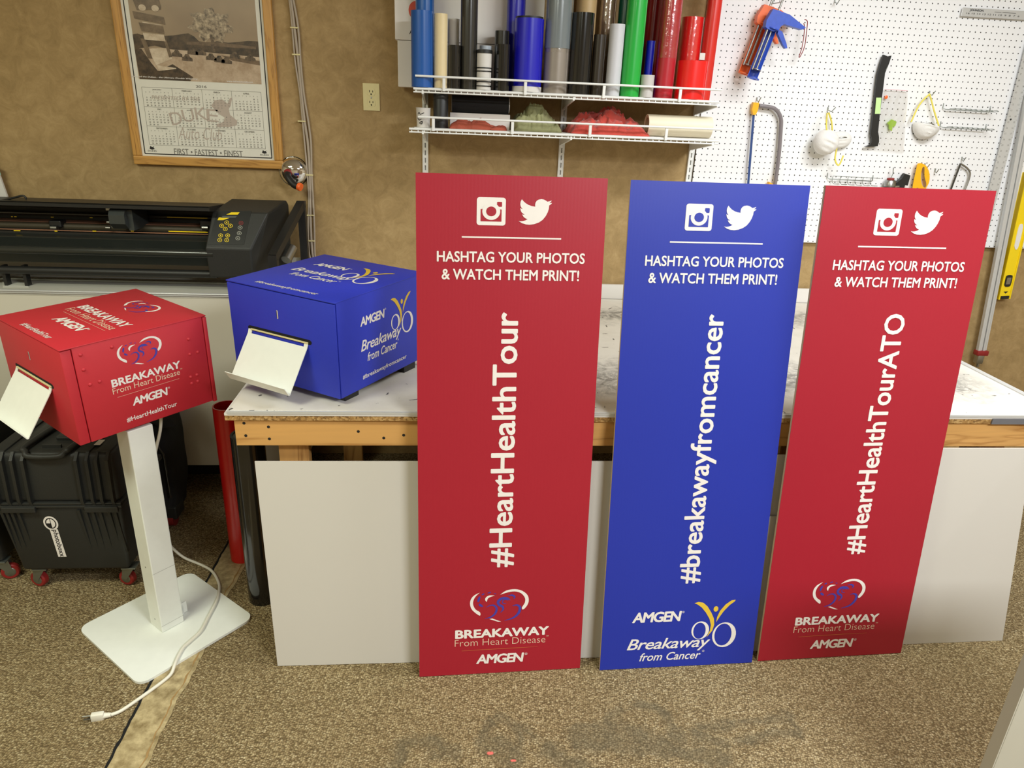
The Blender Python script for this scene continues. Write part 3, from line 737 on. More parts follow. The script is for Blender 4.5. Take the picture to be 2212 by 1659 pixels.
# --- small tools above the right red board
Y = PY-.030
p = at(1920, 410, Y)
t = thing('drill_chuck', 'round silver and black tool knob with red collar above the right red board', 'tool', tuple(p))
ax = (at(1925, 380, Y)-p).normalized()
MB().lathe(p-ax*.05, ax, [(.014, 0), (.024, .01), (.026, .06), (.024, .066)], 26).build('grip', 'black', t, 40)
MB().lathe(p+ax*.0165, ax, [(.026, 0), (.026, .02), (.02, .028), (0, .028)], 26).build('steel_body', 'steel', t, 40)
MB().lathe(p+ax*.045, ax, [(.016, 0), (.016, .008), (.008, .010), (0, .01)], 22).build('red_collar', 'rubberred', t, 40)
mb = MB(); pxtube(mb, [(1925, 384), (1929, 375), (1930, 362)], Y, .002); mb.build('hanging_wire', 'zinc', t)
Y = PY-.020
t = thing('hand_tool', 'black angled hand tool with steel jaw beside the round knob', 'tool', tuple(at(1945, 410, Y)))
MB().prism(pxpoly([(1955, 375), (1967, 379), (1961, 401), (1955, 400), (1950, 422), (1930, 422), (1937, 395), (1949, 385)], Y-.010), (0, .02, 0)).build('body', 'black', t)
MB().prism(pxpoly([(1928, 402), (1943, 401), (1943, 404), (1928, 406)], Y-.014), (0, .006, 0)).build('jaw', 'steel', t)
t = thing('handsaw', 'yellow saw handle hanging beside the black hand tool above the red board', 'saw', tuple(at(1990, 420, Y)))
F_ = lambda pts, Yq: pxpoly(pts, Yq)
o = catmull([(1982, 353), (1992, 353), (2002, 360), (2008, 376), (2007, 394), (2000, 408), (1996, 430), (1970, 430), (1972, 400), (1977, 375), (1982, 353)], 4)[:-1]
i_ = catmull([(1994, 361), (1997, 362), (1997, 380), (2001, 397), (1999, 405), (1994, 403), (1990, 392), (1990, 375), (1992, 364), (1994, 361)], 4)[:-1]
mb = MB()
ni = len(o); ii = [i_[int(k*len(i_)/ni)] for k in range(ni)]
for Yq in (Y-.012, Y+.012):
    A = [mb.bm.verts.new(v) for v in pxpoly(o, Yq)]; B = [mb.bm.verts.new(v) for v in pxpoly(ii, Yq)]
    for k in range(ni): mb.bm.faces.new([A[k], A[(k+1) % ni], B[(k+1) % ni], B[k]])
    if Yq < Y: A0, B0 = A, B
for k in range(ni):
    mb.bm.faces.new([A0[k], A[k], A[(k+1) % ni], A0[(k+1) % ni]]); mb.bm.faces.new([B0[k], B0[(k+1) % ni], B[(k+1) % ni], B[k]])
bmesh.ops.remove_doubles(mb.bm, verts=mb.bm.verts[:], dist=.0005)
mb.build('handle', 'toolyellow', t, 50)
MB().lathe(at(1981, 408, Y-.012), (0, -1, 0), [(.005, 0), (.005, .003), (0, .003)], 14).build('screw', 'steel', t)
MB().prism(pxpoly([(1971, 428), (1996, 428), (1990, 500), (1975, 500)], Y-.001), (0, .002, 0)).build('blade', 'steel', t)
hook('pegboard_hook', 'steel hook through the yellow saw handle', 1996, 359, .04)
hook('pegboard_hook', 'empty double steel hook right of the yellow saw handle', 2018, 370, .03)
Y = PY-.016
t = thing('coping_saw', 'small steel framed hacksaw hanging left of the drywall square', 'saw', tuple(at(2070, 420, Y)))
mb = MB(); pxtube(mb, [(2075, 354), (2085, 360), (2093, 368), (2095, 378), (2090, 395), (2083, 412), (2076, 432)], Y, .0045, 8, 4); mb.build('frame', 'steel', t, 50)
MB().bar(at(2075, 353, Y), at(2050, 420, Y), .008, .003, (0, 1, 0)).build('blade', 'darkgloss', t)
hook('pegboard_hook', 'steel hook holding the small steel hacksaw', 2076, 345, .03)

# --- drywall T square
Y = PY-.010
t = thing('drywall_square', 'silver drywall T-square with printed scale hanging at the right of the pegboard', 'T-square', tuple(at(2140, 440, Y)))
a, b = at(2078, 16, Y), at(2075, 37, Y)
hx0 = (a.x+b.x)/2; hz1, hz0 = a.z, b.z+.003
bx0 = at(2160, 330, Y).x; bw = .052
MB().span((hx0, Y-.004, hz0), (bx0+bw/2+.275, Y, hz1), .0012).build('head', 'alu', t)
bl = MB(); topb = Vector((bx0+.012, Y-.0055, hz0+.04))
bl.bar(Vector((bx0+.0, Y-.0065, 2.08)), at(2108, 560, Y-.0065), bw, .002, (0, 1, 0)); bl.build('blade', 'alu', t)
fr = Frame((hx0, Y-.004, hz0), (1, 0, 0), (0, 0, 1), (0, -1, 0))
hh = hz1-hz0
lettering(fr, [('JOHNSON', (.034, hh*.56, .098, hh*.88), dict(bold=.02, shear=.1)), ('16 15 14 13 12 11 10  9  8  7  6', (.022, hh*.28, .27, hh*.46)), ('—— ————', (.15, hh*.66, .25, hh*.70))], t, 'head_scale', 'ink')
pa, pb_ = Vector((bx0, Y-.0075, 2.02)), at(2108, 560, Y-.0075)
dv = (pb_-pa).normalized(); uv = Vector((0, -1, 0)).cross(dv).normalized()
if uv.x < 0: uv = -uv
fr2 = Frame(pb_, uv, -dv, (0, -1, 0)); Ln = (pb_-pa).length
mb = MB(); k = 0; s_ = .0254
while k*s_ < Ln-.01:
    for e in (-1, 1):
        put_text(mb, fr2, str(40-k), (e*bw*.27-.004, k*s_, e*bw*.27+.004, k*s_+.007), h=.0004)
        put_text(mb, fr2, '-', (e*bw*.45-.004, k*s_+.012, e*bw*.45+.004, k*s_+.0128), h=.0004)
    k += 1
mb.build('blade_scale', 'greyink', t)
MB().lathe(at(2183, 258, Y-.0075), (0, -1, 0), [(.004, 0), (.004, .002), (0, .002)], 14).build('rivet', 'ink', t)

# --- hanging straightedge with red clamp and the spirit level
Y = PY-.030
top, bot = at(2232, 180, Y), at(2120, 757, Y)
t = thing('straightedge', 'long ribbed aluminium straightedge with red clamp foot hanging at the far right', 'straightedge', tuple(bot))
dv = (top-bot).normalized(); uv = dv.cross(Vector((0, 1, 0))).normalized()
if uv.x < 0: uv = -uv
mb = MB(); T2 = bot+dv*2.0
for o_, wd, th in ((-.018, .012, .018), (-.005, .008, .010), (.008, .010, .016), (.020, .008, .010)):
    mb.bar(bot+uv*o_, T2+uv*o_, th, wd, (0, 0, 1) if False else tuple(uv)); 
mb.build('ribbed_rail', 'alu', t)
MB().box(bot-dv*.012, (.062, .036, .026), None, .004).build('clamp_jaw', 'rubberred', t, 40)
mb = MB(); mb.box(bot-dv*.045+Vector((-.006, 0, 0)), (.036, .03, .05), None, .004); mb.cyl(bot-dv*.068+Vector((-.006, 0, 0)), -dv, .008, .022, 16); mb.build('clamp_body', 'steel', t, 40)
Y = -.038
a = at(2158, 648, Y); b = at(2184, 650, Y)
lw = .062
dx = at(2222, 400, Y)-at(2165, 648, Y); dv = dx.normalized(); uv = Vector((dv.z, 0, -dv.x))
if uv.x < 0: uv = -uv
t = thing('spirit_level', 'yellow spirit level hanging right of the straightedge', 'level', tuple(a))
fr = Frame(at(2156, 647, Y-.012), uv, dv, (0, -1, 0))
mb = MB(); mb.prism([fr(0, 0), fr(lw, 0), fr(lw, .62), fr(0, .62)], (0, .024, 0)); 
mb.prism([fr(0, 0, .004), fr(.006, 0, .004), fr(.006, .62, .004), fr(0, .62, .004)], (0, .032, 0)); mb.prism([fr(lw-.006, 0, .004), fr(lw, 0, .004), fr(lw, .62, .004), fr(lw-.006, .62, .004)], (0, .032, 0)); mb.build('body', 'levelyellow', t)
mb = MB(); mb.prism([fr(x, y, .003) for x, y in catmull([(.014, .075), (.014, .115), (.022, .124), (.040, .124), (.048, .115), (.048, .075), (.040, .066), (.022, .066), (.014, .075)], 3)[:-1]], (0, .004, 0)); mb.build('vial_frame', 'black', t)
mb = MB(); mb.prism([fr(.020, .078, .004), fr(.042, .078, .004), fr(.042, .112, .004), fr(.020, .112, .004)], (0, .004, 0)); mb.build('vial', 'steel', t)
mb = MB(); mb.prism([fr(.010, .002, .005), fr(.052, .002, .005), fr(.052, .018, .005), fr(.010, .018, .005)], (0, .004, 0)); mb.build('end_cap', 'ink', t)
mb = MB(); fill(mb, fr, [(.020, .040), (.044, .040), (.032, .029)], .0008); mb.build('arrow_mark', 'ink', t)
mb = MB(); mb.prism([fr(x, y, .003) for x, y in catmull([(.02, .27), (.02, .36), (.031, .378), (.042, .36), (.042, .27), (.031, .252), (.02, .27)], 4)[:-1]], (0, .003, 0)); mb.build('hand_hole', 'mask', t)

# =================================================================== shelving on slotted standards
SH = {'up': 1.762, 'low': 1.612}
for i, px in enumerate([(919, 370), (1210, 376), (1487, 387)]):
    x = at(*px, -.01).x
    mb = MB(); mb.span((x-.0125, -.003, 1.12), (x+.0125, -.0, 2.6)); mb.span((x-.0125, -.014, 1.12), (x-.0095, -.003, 2.6)); mb.span((x+.0095, -.014, 1.12), (x+.0125, -.003, 2.6))
    mb.span((x-.0095, -.012, 1.12), (x-.003, -.009, 2.6)); mb.span((x+.003, -.012, 1.12), (x+.0095, -.009, 2.6))
    z = 1.13
    while z < 2.58: mb.span((x-.003, -.012, z), (x+.003, -.009, z+.012)); z += .032
    tag(mb.build('shelf_standard', 'shelfwhite'), 'slotted white wall standard '+['under the left ends of the shelves', 'under the middle of the shelves', 'under the right ends beside the pegboard'][i], 'shelf standard', 'slotted shelf standards')
STX = [at(919, 300, -.02).x, at(1212, 300, -.02).x, at(1494, 300, -.02).x]
def wire_shelf(label, z, x0, x1, rail_x0, posts):
    t = thing('wire_shelf', label, 'shelf', ((x0+x1)/2, -.15, z))
    mb = MB()
    for y, zz, r in ((-.302, z, .0045), (-.302, z-.012, .003), (-.2, z-.004, .003), (-.1, z-.004, .003), (-.024, z-.004, .003)): mb.tube([(x0, y, zz), (x1, y, zz)], r, 8)
    x = x0+.01
    while x < x1:
        mb.tube([(x, -.024, z+.001), (x, -.3, z+.001), (x, -.304, z-.014)], .0018, 6); x += .0254
    mb.build('wire_deck', 'shelfwhite', t, 60)
    MB().span((x0+.02, -.295, z+.003), (x1-.005, -.026, z+.006)).build('deck_liner', 'foam', t)
    MB().tube([(rail_x0, -.312, z+.046), (x1, -.312, z+.046)], .0042, 10).build('front_rail', 'shelfwhite', t, 60)
    for px in posts: MB().span((px-.006, -.312, z-.006), (px+.006, -.303, z+.048), .002).build('rail_post', 'shelfwhite', t)
    for x in STX:
        b = MB(); b.prism([(x-.004, -.013, z-.006), (x-.004, -.305, z-.006), (x-.004, -.305, z-.018), (x-.004, -.05, z-.050), (x-.004, -.013, z-.055)], (.008, 0, 0)); b.build('bracket', 'shelfwhite', t)
    return t
wire_shelf('upper white wire shelf packed with standing vinyl rolls', SH['up'], at(893, 190, -.3).x, at(1553, 221, -.3).x, at(897, 168, -.31).x, [at(959, 180, -.31).x, at(1135, 188, -.31).x, at(1305, 193, -.31).x, at(1470, 200, -.31).x])
wire_shelf('lower white wire shelf holding rags, a cup and lying rolls', SH['low'], at(884, 278, -.3).x, at(1552, 305, -.3).x, at(903, 255, -.31).x, [at(936, 265, -.31).x, at(1107, 272, -.31).x, at(1275, 280, -.31).x, at(1440, 285, -.31).x])

ZU = SH['up']+.0065; ZL = SH['low']+.0065
# cartons at the back
for i, (yt, yb, lab) in enumerate([(6, 95, 'upper long white carton with a red dot behind the vinyl rolls'), (98, 192, 'lower long white carton with a red dot behind the vinyl rolls')]):
    Yf = -.105
    a = at(853 if i == 0 else 858, 60, Yf).x; b = at(1174, 60, Yf).x
    hz = .178; z0 = ZU+i*0 + (hz if i == 0 else 0)
    t = thing('carton', lab, 'carton', ((a+b)/2, -.065, z0), 'long white cartons on the upper shelf')
    MB().span((a, Yf, z0+.001), (b, -.026, z0+hz-.001), .002).build('box_body', 'carton', t)
    fr = Frame((a, Yf, z0), (1, 0, 0), (0, 0, 1), (0, -1, 0))
    mb = MB(); fill(mb, fr, ellipse(.086, hz*.62, .03, .034), .0006); mb.build('red_dot', mat('red_dot_print', (226, 92, 70), .5), t)
    lettering(fr, [('A', (.058, hz*.13, .072, hz*.21), dict(bold=.02))], t, 'carton_lettering', 'ink')

def vroll(name, label, x0, x1, ytop, yb, Y, m, kind='solid', extra=None, z0=None, rscale=1.0, film_top=None):
    # a standing roll: pixel width at its foot -> real radius at depth Y
    pa, pb2 = at(x0, yb, Y), at(x1, yb, Y)
    r = (pb2.x-pa.x)/2*rscale; cx = (pa.x+pb2.x)/2
    ztop = at((x0+x1)/2, ytop, Y).z if ytop is not None else ytop
    if ytop is None: ztop = 2.36+random.uniform(-.06, .06)
    zb = z0 if z0 is not None else ZU
    t = thing(name, label, 'roll', (cx, Y, zb), 'vinyl rolls standing on the upper shelf')
    w_ = .0025
    mb = MB(); mb.lathe((cx, Y, zb), (0, 0, 1), [(r-w_, 0), (r, 0), (r, ztop-zb), (r-w_, ztop-zb), (r-w_, 0)], 36, False)
    # loose outer edge of the wound sheet
    ang = -PI/2+.9
    mb.span((cx+r*math.cos(ang)-.001, Y+r*math.sin(ang)-.002, zb), (cx+r*math.cos(ang)+.001, Y+r*math.sin(ang)+.001, ztop))
    mb.build('vinyl_wrap', m, t, 40)
    if kind == 'core':
        MB().lathe((cx, Y, zb+.001), (0, 0, 1), [(r-.009, 0), (r-.003, 0), (r-.003, ztop-zb-.001), (r-.009, ztop-zb-.001), (r-.009, 0)], 30, False).build('backing_paper', 'foam', t, 40)
    if kind == 'dark':
        MB().lathe((cx, Y, zb+.001), (0, 0, 1), [(r-.014, 0), (r-.003, 0), (r-.003, ztop-zb+.006), (r-.014, ztop-zb+.006), (r-.014, 0)], 30, False).build('inner_core', 'black', t, 40)
    if kind == 'film':
        MB().lathe((cx, Y, zb), (0, 0, 1), [(r+.0015, .15), (r+.0015, ztop-zb)], 36, False).build('film_wrap', 'film', t, 40)
    return t, cx, r, ztop
def vm(n, c, rough=.3, **k): return mat(n, c, rough, coat=.3, **k)
RO = 'vinyl_roll'
vroll(RO, 'tall bright blue vinyl roll at the left end, behind the open blue one', 899, 938, None, 178, -.160, vm('blue_vinyl', (28, 96, 176)))
t, cx, r, zt = vroll(RO, 'leftmost blue vinyl roll with slanted loose top edge and white foot', 889, 936, 24, 186, -.262, vm('blue_vinyl_front', (24, 90, 172)), 'core')
vroll(RO, 'cream vinyl roll right of the leftmost blue roll', 938, 966, 30, 190, -.266, 'cream', 'core')
vroll(RO, 'white roll standing behind the short open black roll', 967, 991, 41, 184, -.19, 'foam')
vroll(RO, 'short black roll with white inside, right of the cream roll', 967, 995, 98, 192, -.262, 'blackgloss', 'core')
vroll(RO, 'tall charcoal vinyl roll right of the short black roll', 993, 1029, None, 193, -.245, 'darkgloss')
t, cx, r, zt = vroll(RO, 'short white roll bound with black rubber bands', 1029, 1060, 113, 193, -.270, 'foam')
for zz in (.012, .028, .040, .066, .078): MB().lathe((cx, -.270, ZU+zz), (0, 0, 1), [(r, 0), (r+.0025, 0), (r+.0025, .004), (r, .004)], 30, False).build('rubber_band', 'black', t, 40)
MB().lathe((cx, -.270, zt), (0, 0, 1), [(r+.003, -.004), (r+.003, .008), (r-.006, .010), (0, .010)], 30, False).build('black_cap', 'black', t, 40)
vroll(RO, 'grey translucent roll peeping out behind the banded white roll', 1034, 1060, 99, 186, -.195, mat('grey_film_roll', (190, 198, 206), .25))
vroll(RO, 'black roll standing behind the slightly shorter black roll', 1066, 1097, 67, 186, -.205, 'darkgloss')
vroll(RO, 'slightly shorter black roll in front, left of the royal blue rolls', 1070, 1099, 96, 194, -.271, 'blackgloss')
vroll(RO, 'tall royal blue vinyl roll behind the shorter royal blue one', 1090, 1128, None, 186, -.150, vm('royal_blue_deep', (34, 30, 168)))
t, cx, r, zt = vroll(RO, 'wide royal blue roll with black core and white paper at its foot', 1107, 1168, 41, 190, -.242, vm('royal_blue', (26, 24, 186)), 'dark')
MB().lathe((cx, -.242, ZU), (0, 0, 1), [(r+.001, 0), (r+.002, .0), (r+.002, .020), (r+.001, .020)], 36, False).build('foot_paper', 'foam', t, 40)
t, cx, r, zt = vroll(RO, 'tall pewter roll wrapped in clear film, right of the royal blue roll', 1172, 1224, None, 198, -.235, mat('pewter_vinyl', (150, 140, 128), .35, metal=.2), 'film')
MB().lathe((cx, -.235, ZU+.165), (0, 0, 1), [(r+.001, 0), (r+.002, 0), (r+.002, .5), (r+.001, .5)], 36, False).build('grey_label_wrap', mat('grey_wrap', (122, 130, 132), .2, coat=.8), t, 40)
vroll(RO, 'tall tan roll standing behind the wide black roll', 1234, 1276, None, 190, -.125, mat('tan_paper_roll', (206, 174, 122), .45))
vroll(RO, 'wide glossy black roll showing its white backing on top', 1226, 1272, 28, 201, -.244, 'blackgloss', 'core')
vroll(RO, 'dark brown roll squeezed between the wide black and the bronze roll', 1274, 1300, 75, 201, -.250, mat('dark_brown_vinyl', (44, 36, 26), .3, coat=.3))
vroll(RO, 'tall bronze roll in clear film behind the dark brown one', 1284, 1316, None, 192, -.150, mat('bronze_vinyl', (142, 116, 92), .3, metal=.3), 'film')
vroll(RO, 'tall dark teal roll behind the light grey roll', 1322, 1352, None, 194, -.150, vm('teal_vinyl', (0, 84, 66)))
vroll(RO, 'light grey roll left of the tall green roll', 1306, 1337, 52, 206, -.262, mat('light_grey_vinyl', (206, 206, 210), .4), 'core')
vroll(RO, 'tall bright green vinyl roll', 1338, 1379, None, 207, -.258, vm('green_vinyl', (30, 172, 62)))
vroll(RO, 'tall dark red roll mostly hidden between the green and crimson rolls', 1378, 1412, None, 196, -.130, vm('dark_red_vinyl', (136, 18, 22)))
vroll(RO, 'small royal blue roll standing behind the short grey one', 1386, 1404, 88, 200, -.205, vm('small_blue_vinyl', (14, 22, 160)))
t, cx, r, zt = vroll(RO, 'short pale grey roll between the green and crimson rolls', 1381, 1409, 162, 209, -.275, mat('pale_grey_vinyl', (200, 196, 192), .4), 'core')
vroll(RO, 'tall crimson roll wrapped in clear film', 1411, 1451, None, 208, -.235, vm('crimson_vinyl', (180, 32, 46)), 'film')
vroll(RO, 'tallest right-hand red roll at the end of the shelf against the pegboard', 1504, 1533, None, 205, -.140, vm('scarlet_vinyl', (214, 44, 34)))
vroll(RO, 'red roll in clear film behind the shortest red roll', 1456, 1500, 37, 204, -.100, vm('bright_red_vinyl', (232, 32, 30)), 'film')
t, cx, r, zt = vroll(RO, 'shortest bright red roll at the right end, in front of the taller reds', 1454, 1521, 132, 213, -.238, vm('signal_red_vinyl', (238, 28, 24)), rscale=.93)
MB().box(at(1517, 122, -.235), (.022, .003, .026)).build('white_tag', 'foam', t)

# --- lower shelf
Y = -.262
pa, pb2 = at(899, 270, Y), at(930, 270, Y); r = (pb2.x-pa.x)/2; cx = (pa.x+pb2.x)/2
t = thing('paper_cup', 'white cup with black handwriting at the left end of the lower shelf', 'cup', (cx, Y, ZL))
MB().lathe((cx, Y, ZL), (0, 0, 1), [(0, 0), (r*.9, 0), (r, .072), (r*1.05, .074), (r*.97, .074), (r*.86, .004), (0, .004)], 32, False).build('cup_body', 'foam', t, 50)
mb = MB()
def cupF(x, y, h=.0006):
    th = -PI/2 + (x-915)/(r*470) ; rr = r*.96+.0012
    return Vector((cx+rr*math.cos(th), Y+rr*math.sin(th), ZL+.072*(274-y)/34))
for s in ([(904, 251, 1), (907, 248, 1.6), (910, 251, 1), (914, 249, 1.4), (917, 248, 1)], [(903, 257, 1), (907, 261, 1.6), (912, 259, 1)], [(908, 266, 1), (913, 263, 1.6), (912, 268, 1.4), (907, 266, 1)]): stroke(mb, cupF, s)
mb.build('handwriting', 'ink', t)
pa, pb2 = at(936, 270, -.25), at(968, 270, -.25); r = (pb2.x-pa.x)/2; cx = (pa.x+pb2.x)/2
t = thing('black_canister', 'black cylindrical canister standing beside the cup', 'canister', (cx, -.25, ZL))
MB().lathe((cx, -.25, ZL), (0, 0, 1), [(0, 0), (r, 0), (r, .108), (r*.97, .110), (r, .112), (r, .126), (r*.94, .129), (0, .129)], 32, False).build('canister_body', 'black', t, 40)
MB().span((cx-.026, -.208, ZL), (cx-.004, -.130, ZL+.135), .002).build('white_box', 'foam', None)
tag(bpy.data.objects['white_box'], 'narrow white box mostly hidden behind the black canister', 'box')
# white sheets under the lying black roll
zc = ZL+.072
a = at(972, 250, -.185).x; b = at(1098, 250, -.185).x
tag(MB().span((a, -.205, ZL), (b+.006, -.110, ZL+.060), .002).build('folded_card', 'foam'), 'folded white card tray under the lying black roll', 'card')
rr = .034
t = thing('lying_black_roll', 'matt black roll lying on the white card on the lower shelf', 'roll', ((a+b)/2, -.17, ZL+.0605))
MB().lathe((a+.008, -.17, ZL+.0605+rr), (1, 0, 0), [(rr-.004, 0), (rr, 0), (rr, b-a-.008), (rr-.004, b-a-.008), (rr-.004, 0)], 36, False).build('wrap', 'fabric', t, 40)
MB().lathe((a+.006, -.17, ZL+.0605+rr), (1, 0, 0), [(rr-.010, 0), (rr-.005, 0), (rr-.005, b-a-.002), (rr-.010, b-a-.002), (rr-.010, 0)], 30, False).build('white_core', 'foam', t, 40)
def rag(name, label, x0, x1, y0, y1, z0, h_, m, seed, fold=.5, cat='rag'):
    # crumpled cloth: a closed heightfield lump with ridged folds
    mb = MB(); nx, ny = 54, 30; top = []; 
    for j in range(ny+1):
        row = []
        for i in range(nx+1):
            u, v = i/nx, j/ny
            x = x0+(x1-x0)*u; y = y0+(y1-y0)*v
            e = (1-abs(2*u-1)**2.4)*(1-abs(2*v-1)**2.4)
            q = Vector((x*13+seed, y*11, seed*.7))
            n1 = noise.noise(q); n2 = 1-abs(noise.noise(q*2.1+Vector((n1*1.6, 0, 3.1))))*2; n3 = 1-abs(noise.noise(q*4.6))*2
            hh = h_*max(0, e)**.45*(.56+.62*n1+fold*.36*n2+fold*.20*n3)
            wob = .012*noise.noise(q*2.3+Vector((5, 1, 2)))
            row.append(mb.bm.verts.new((x+wob, y+wob*.6, z0+max(0.0006, hh))))
        top.append(row)
    for j in range(ny):
        for i in range(nx): mb.bm.faces.new([top[j][i], top[j][i+1], top[j+1][i+1], top[j+1][i]])
    bd = [top[0][i] for i in range(nx+1)]+[top[j][nx] for j in range(1, ny+1)]+[top[ny][i] for i in range(nx-1, -1, -1)]+[top[j][0] for j in range(ny-1, 0, -1)]
    lo = [mb.bm.verts.new((v.co.x, v.co.y, z0)) for v in bd]; n = len(bd)
    for k in range(n): mb.bm.faces.new([bd[k], lo[k], lo[(k+1) % n], bd[(k+1) % n]])
    mb.bm.faces.new(lo)
    return tag(mb.build(name, m, None, 75), label, cat, 'rags on the lower shelf')
xa = lambda px, Y=-.27: at(px, 275, Y).x
rag('shop_rag', 'flat rust brown rag under the black roll on the lower shelf', xa(972), xa(1094), -.292, -.212, ZL, .050, 'rag_rust', 1.3, .5)
rag('shop_rag', 'crumpled green camouflage rag in the middle of the lower shelf', xa(1106, -.18), xa(1206, -.18), -.27, -.06, ZL, .085, 'rag_green', 7.7, .95)
rag('shop_rag', 'big heap of coral red rags left of the cream roll on the lower shelf', xa(1228, -.2), xa(1394, -.2), -.285, -.04, ZL, .088, 'rag_coral', 3.9, .8)
a = at(1396, 275, -.22).x; b = at(1532, 285, -.22).x; rr = .043
t = thing('lying_cream_roll', 'cream roll lying at the right end of the lower shelf', 'roll', ((a+b)/2, -.22, ZL))
MB().lathe((a, -.22, ZL+rr), (1, 0, 0), [(rr-.004, 0), (rr, 0), (rr, b-a), (rr-.004, b-a), (rr-.004, 0)], 40, False).build('wrap', mat('pale_cream_vinyl', (232, 222, 196), .5), t, 40)
MB().lathe((a+.002, -.22, ZL+rr), (1, 0, 0), [(rr-.012, 0), (rr-.005, 0), (rr-.005, b-a-.004), (rr-.012, b-a-.004), (rr-.012, 0)], 32, False).build('paper_core', 'core', t, 40)

# =================================================================== things on the wall at left
t = thing('electrical_outlet', 'almond duplex power outlet on the brown wall', 'outlet', tuple(at(802, 240, -.004)))
a, b = at(783, 179, -.004), at(821, 240, -.004)
MB().span((a.x, -.007, b.z), (b.x, 0, a.z), .002).build('cover_plate', 'almond', t)
cx = (a.x+b.x)/2
for k, z in enumerate((.030, -.030)):
    zc = (a.z+b.z)/2 - .002 + z*.72
    mb = MB(); mb.prism([(cx+x, -.0072, zc+zz) for x, zz in catmull([(-.016, -.009), (-.016, .009), (-.008, .0145), (.008, .0145), (.016, .009), (.016, -.009), (.008, -.0145), (-.008, -.0145), (-.016, -.009)], 3)[:-1]], (0, -.002, 0))
    f = mb.build('receptacle', 'almond', t)
    s_ = MB(); s_.span((cx-.008, -.0098, zc-.001), (cx-.0055, -.0092, zc+.008)); s_.span((cx+.0055, -.0098, zc-.001), (cx+.008, -.0092, zc+.007)); s_.lathe((cx, -.0093, zc-.008), (0, -1, 0), [(.003, 0), (.003, .0006), (0, .0006)], 12); s_.build('slots', 'void', f)
MB().lathe((cx, -.0072, (a.z+b.z)/2-.002), (0, -1, 0), [(.0035, 0), (.0035, .001), (0, .0015)], 14).build('screw', 'steel', t)

# framed calendar poster
ax0, ax1 = -1.372, -.741
fb = at(450, 360, -.02).z
Yf = -.026
t = thing('framed_calendar', 'oak framed sepia year calendar poster on the wall above the cutter', 'calendar', ((ax0+ax1)/2, -.013, fb))
FT = fb+.99; fw = .036
for nm, a, b, m in (('frame_rail', (ax0, fb), (ax1, fb+fw), 'oakx'), ('frame_rail', (ax0, FT-fw), (ax1, FT), 'oakx'), ('frame_stile', (ax0, fb+fw), (ax0+fw, FT-fw), 'oak'), ('frame_stile', (ax1-fw, fb+fw), (ax1, FT-fw), 'oak')):
    mb = MB(); mb.span((a[0], Yf, a[1]), (b[0], -.0005, b[1]), .004); mb.build(nm, m, t)
ix0, ix1, iz0 = ax0+fw, ax1-fw, fb+fw
MB().span((ix0, -.014, iz0), (ix1, -.001, FT-fw)).build('poster_sheet', 'paper', t)
fr = Frame((ix0, -.014, iz0), (1, 0, 0), (0, 0, 1), (0, -1, 0))
pw = ix1-ix0
zz = lambda py: at(445, py, -.014).z-iz0
def lines(mb, segs, wd=.0012, h=.0006):
    for (x0, y0, x1, y1) in segs:
        dx, dy = x1-x0, y1-y0; L = math.hypot(dx, dy); nx, ny = -dy/L*wd/2, dx/L*wd/2
        mb.poly([fr(x0+nx, y0+ny, h), fr(x1+nx, y1+ny, h), fr(x1-nx, y1-ny, h), fr(x0-nx, y0-ny, h)])
mgn = .012
ph0 = zz(177); phx0, phx1 = .030, pw-.030; ph1 = FT-fw-iz0-.06
# border rule and grid
mb = MB(); H_ = FT-2*fw-fb
lines(mb, [(mgn, mgn-.003, pw-mgn, mgn-.003), (mgn, mgn-.003, mgn, H_-mgn), (pw-mgn, mgn-.003, pw-mgn, H_-mgn)], .004)
mb.build('border_rule', 'ink', t)
gx0, gx1, gz1, gz0 = .036, pw-.036, zz(194), zz(317)
mb = MB(); sg = []
for k in range(5): sg.append((gx0+(gx1-gx0)*k/4, gz0, gx0+(gx1-gx0)*k/4, gz1))
for k in range(4): sg.append((gx0, gz0+(gz1-gz0)*k/3, gx1, gz0+(gz1-gz0)*k/3))
lines(mb, sg, .0011); mb.build('month_grid', 'greyink', t)
cal_ = calendar.Calendar(6)
for mo in range(12):
    mb = MB()
    c_, r_ = mo % 4, mo//4; cw, ch = (gx1-gx0)/4, (gz1-gz0)/3
    x0, z1 = gx0+c_*cw, gz1-r_*ch
    nm = calendar.month_name[mo+1].upper()
    wn = .0052*len(nm)
    put_text(mb, fr, nm, (x0+cw/2-wn/2, z1-.0115, x0+cw/2+wn/2, z1-.0055), bold=.01)
    wk = cal_.monthdayscalendar(2016, mo+1)
    px_ = (cw-.016)/7; pz_ = (ch-.026)/5
    for d in range(7):
        put_text(mb, fr, 'SMTWTFS'[d], (x0+.008+px_*(d+.35), z1-.0205, x0+.008+px_*(d+.35)+.0035, z1-.0165))
        for wi, week in enumerate(wk):
            n = week[d]
            if n:
                row = min(wi, 4)
                wid = .0033 if n < 10 else .0066
                put_text(mb, fr, str(n), (x0+.008+px_*(d+.5)-wid/2, z1-.027-pz_*row-.0055, x0+.008+px_*(d+.5)+wid/2, z1-.027-pz_*row), bold=.008)
    mb.build('month_table', 'greyink', t)
lettering(fr, [('2016', (pw/2-.022, zz(192)+.003, pw/2+.022, zz(192)+.013), dict(bold=.01))], t, 'year_lettering', 'greyink')
lettering(fr, [('First • Fastest • Finest'.upper(), (.135, zz(336), pw-.135, zz(323)), dict(bold=.006))], t, 'motto_lettering', 'greyink')
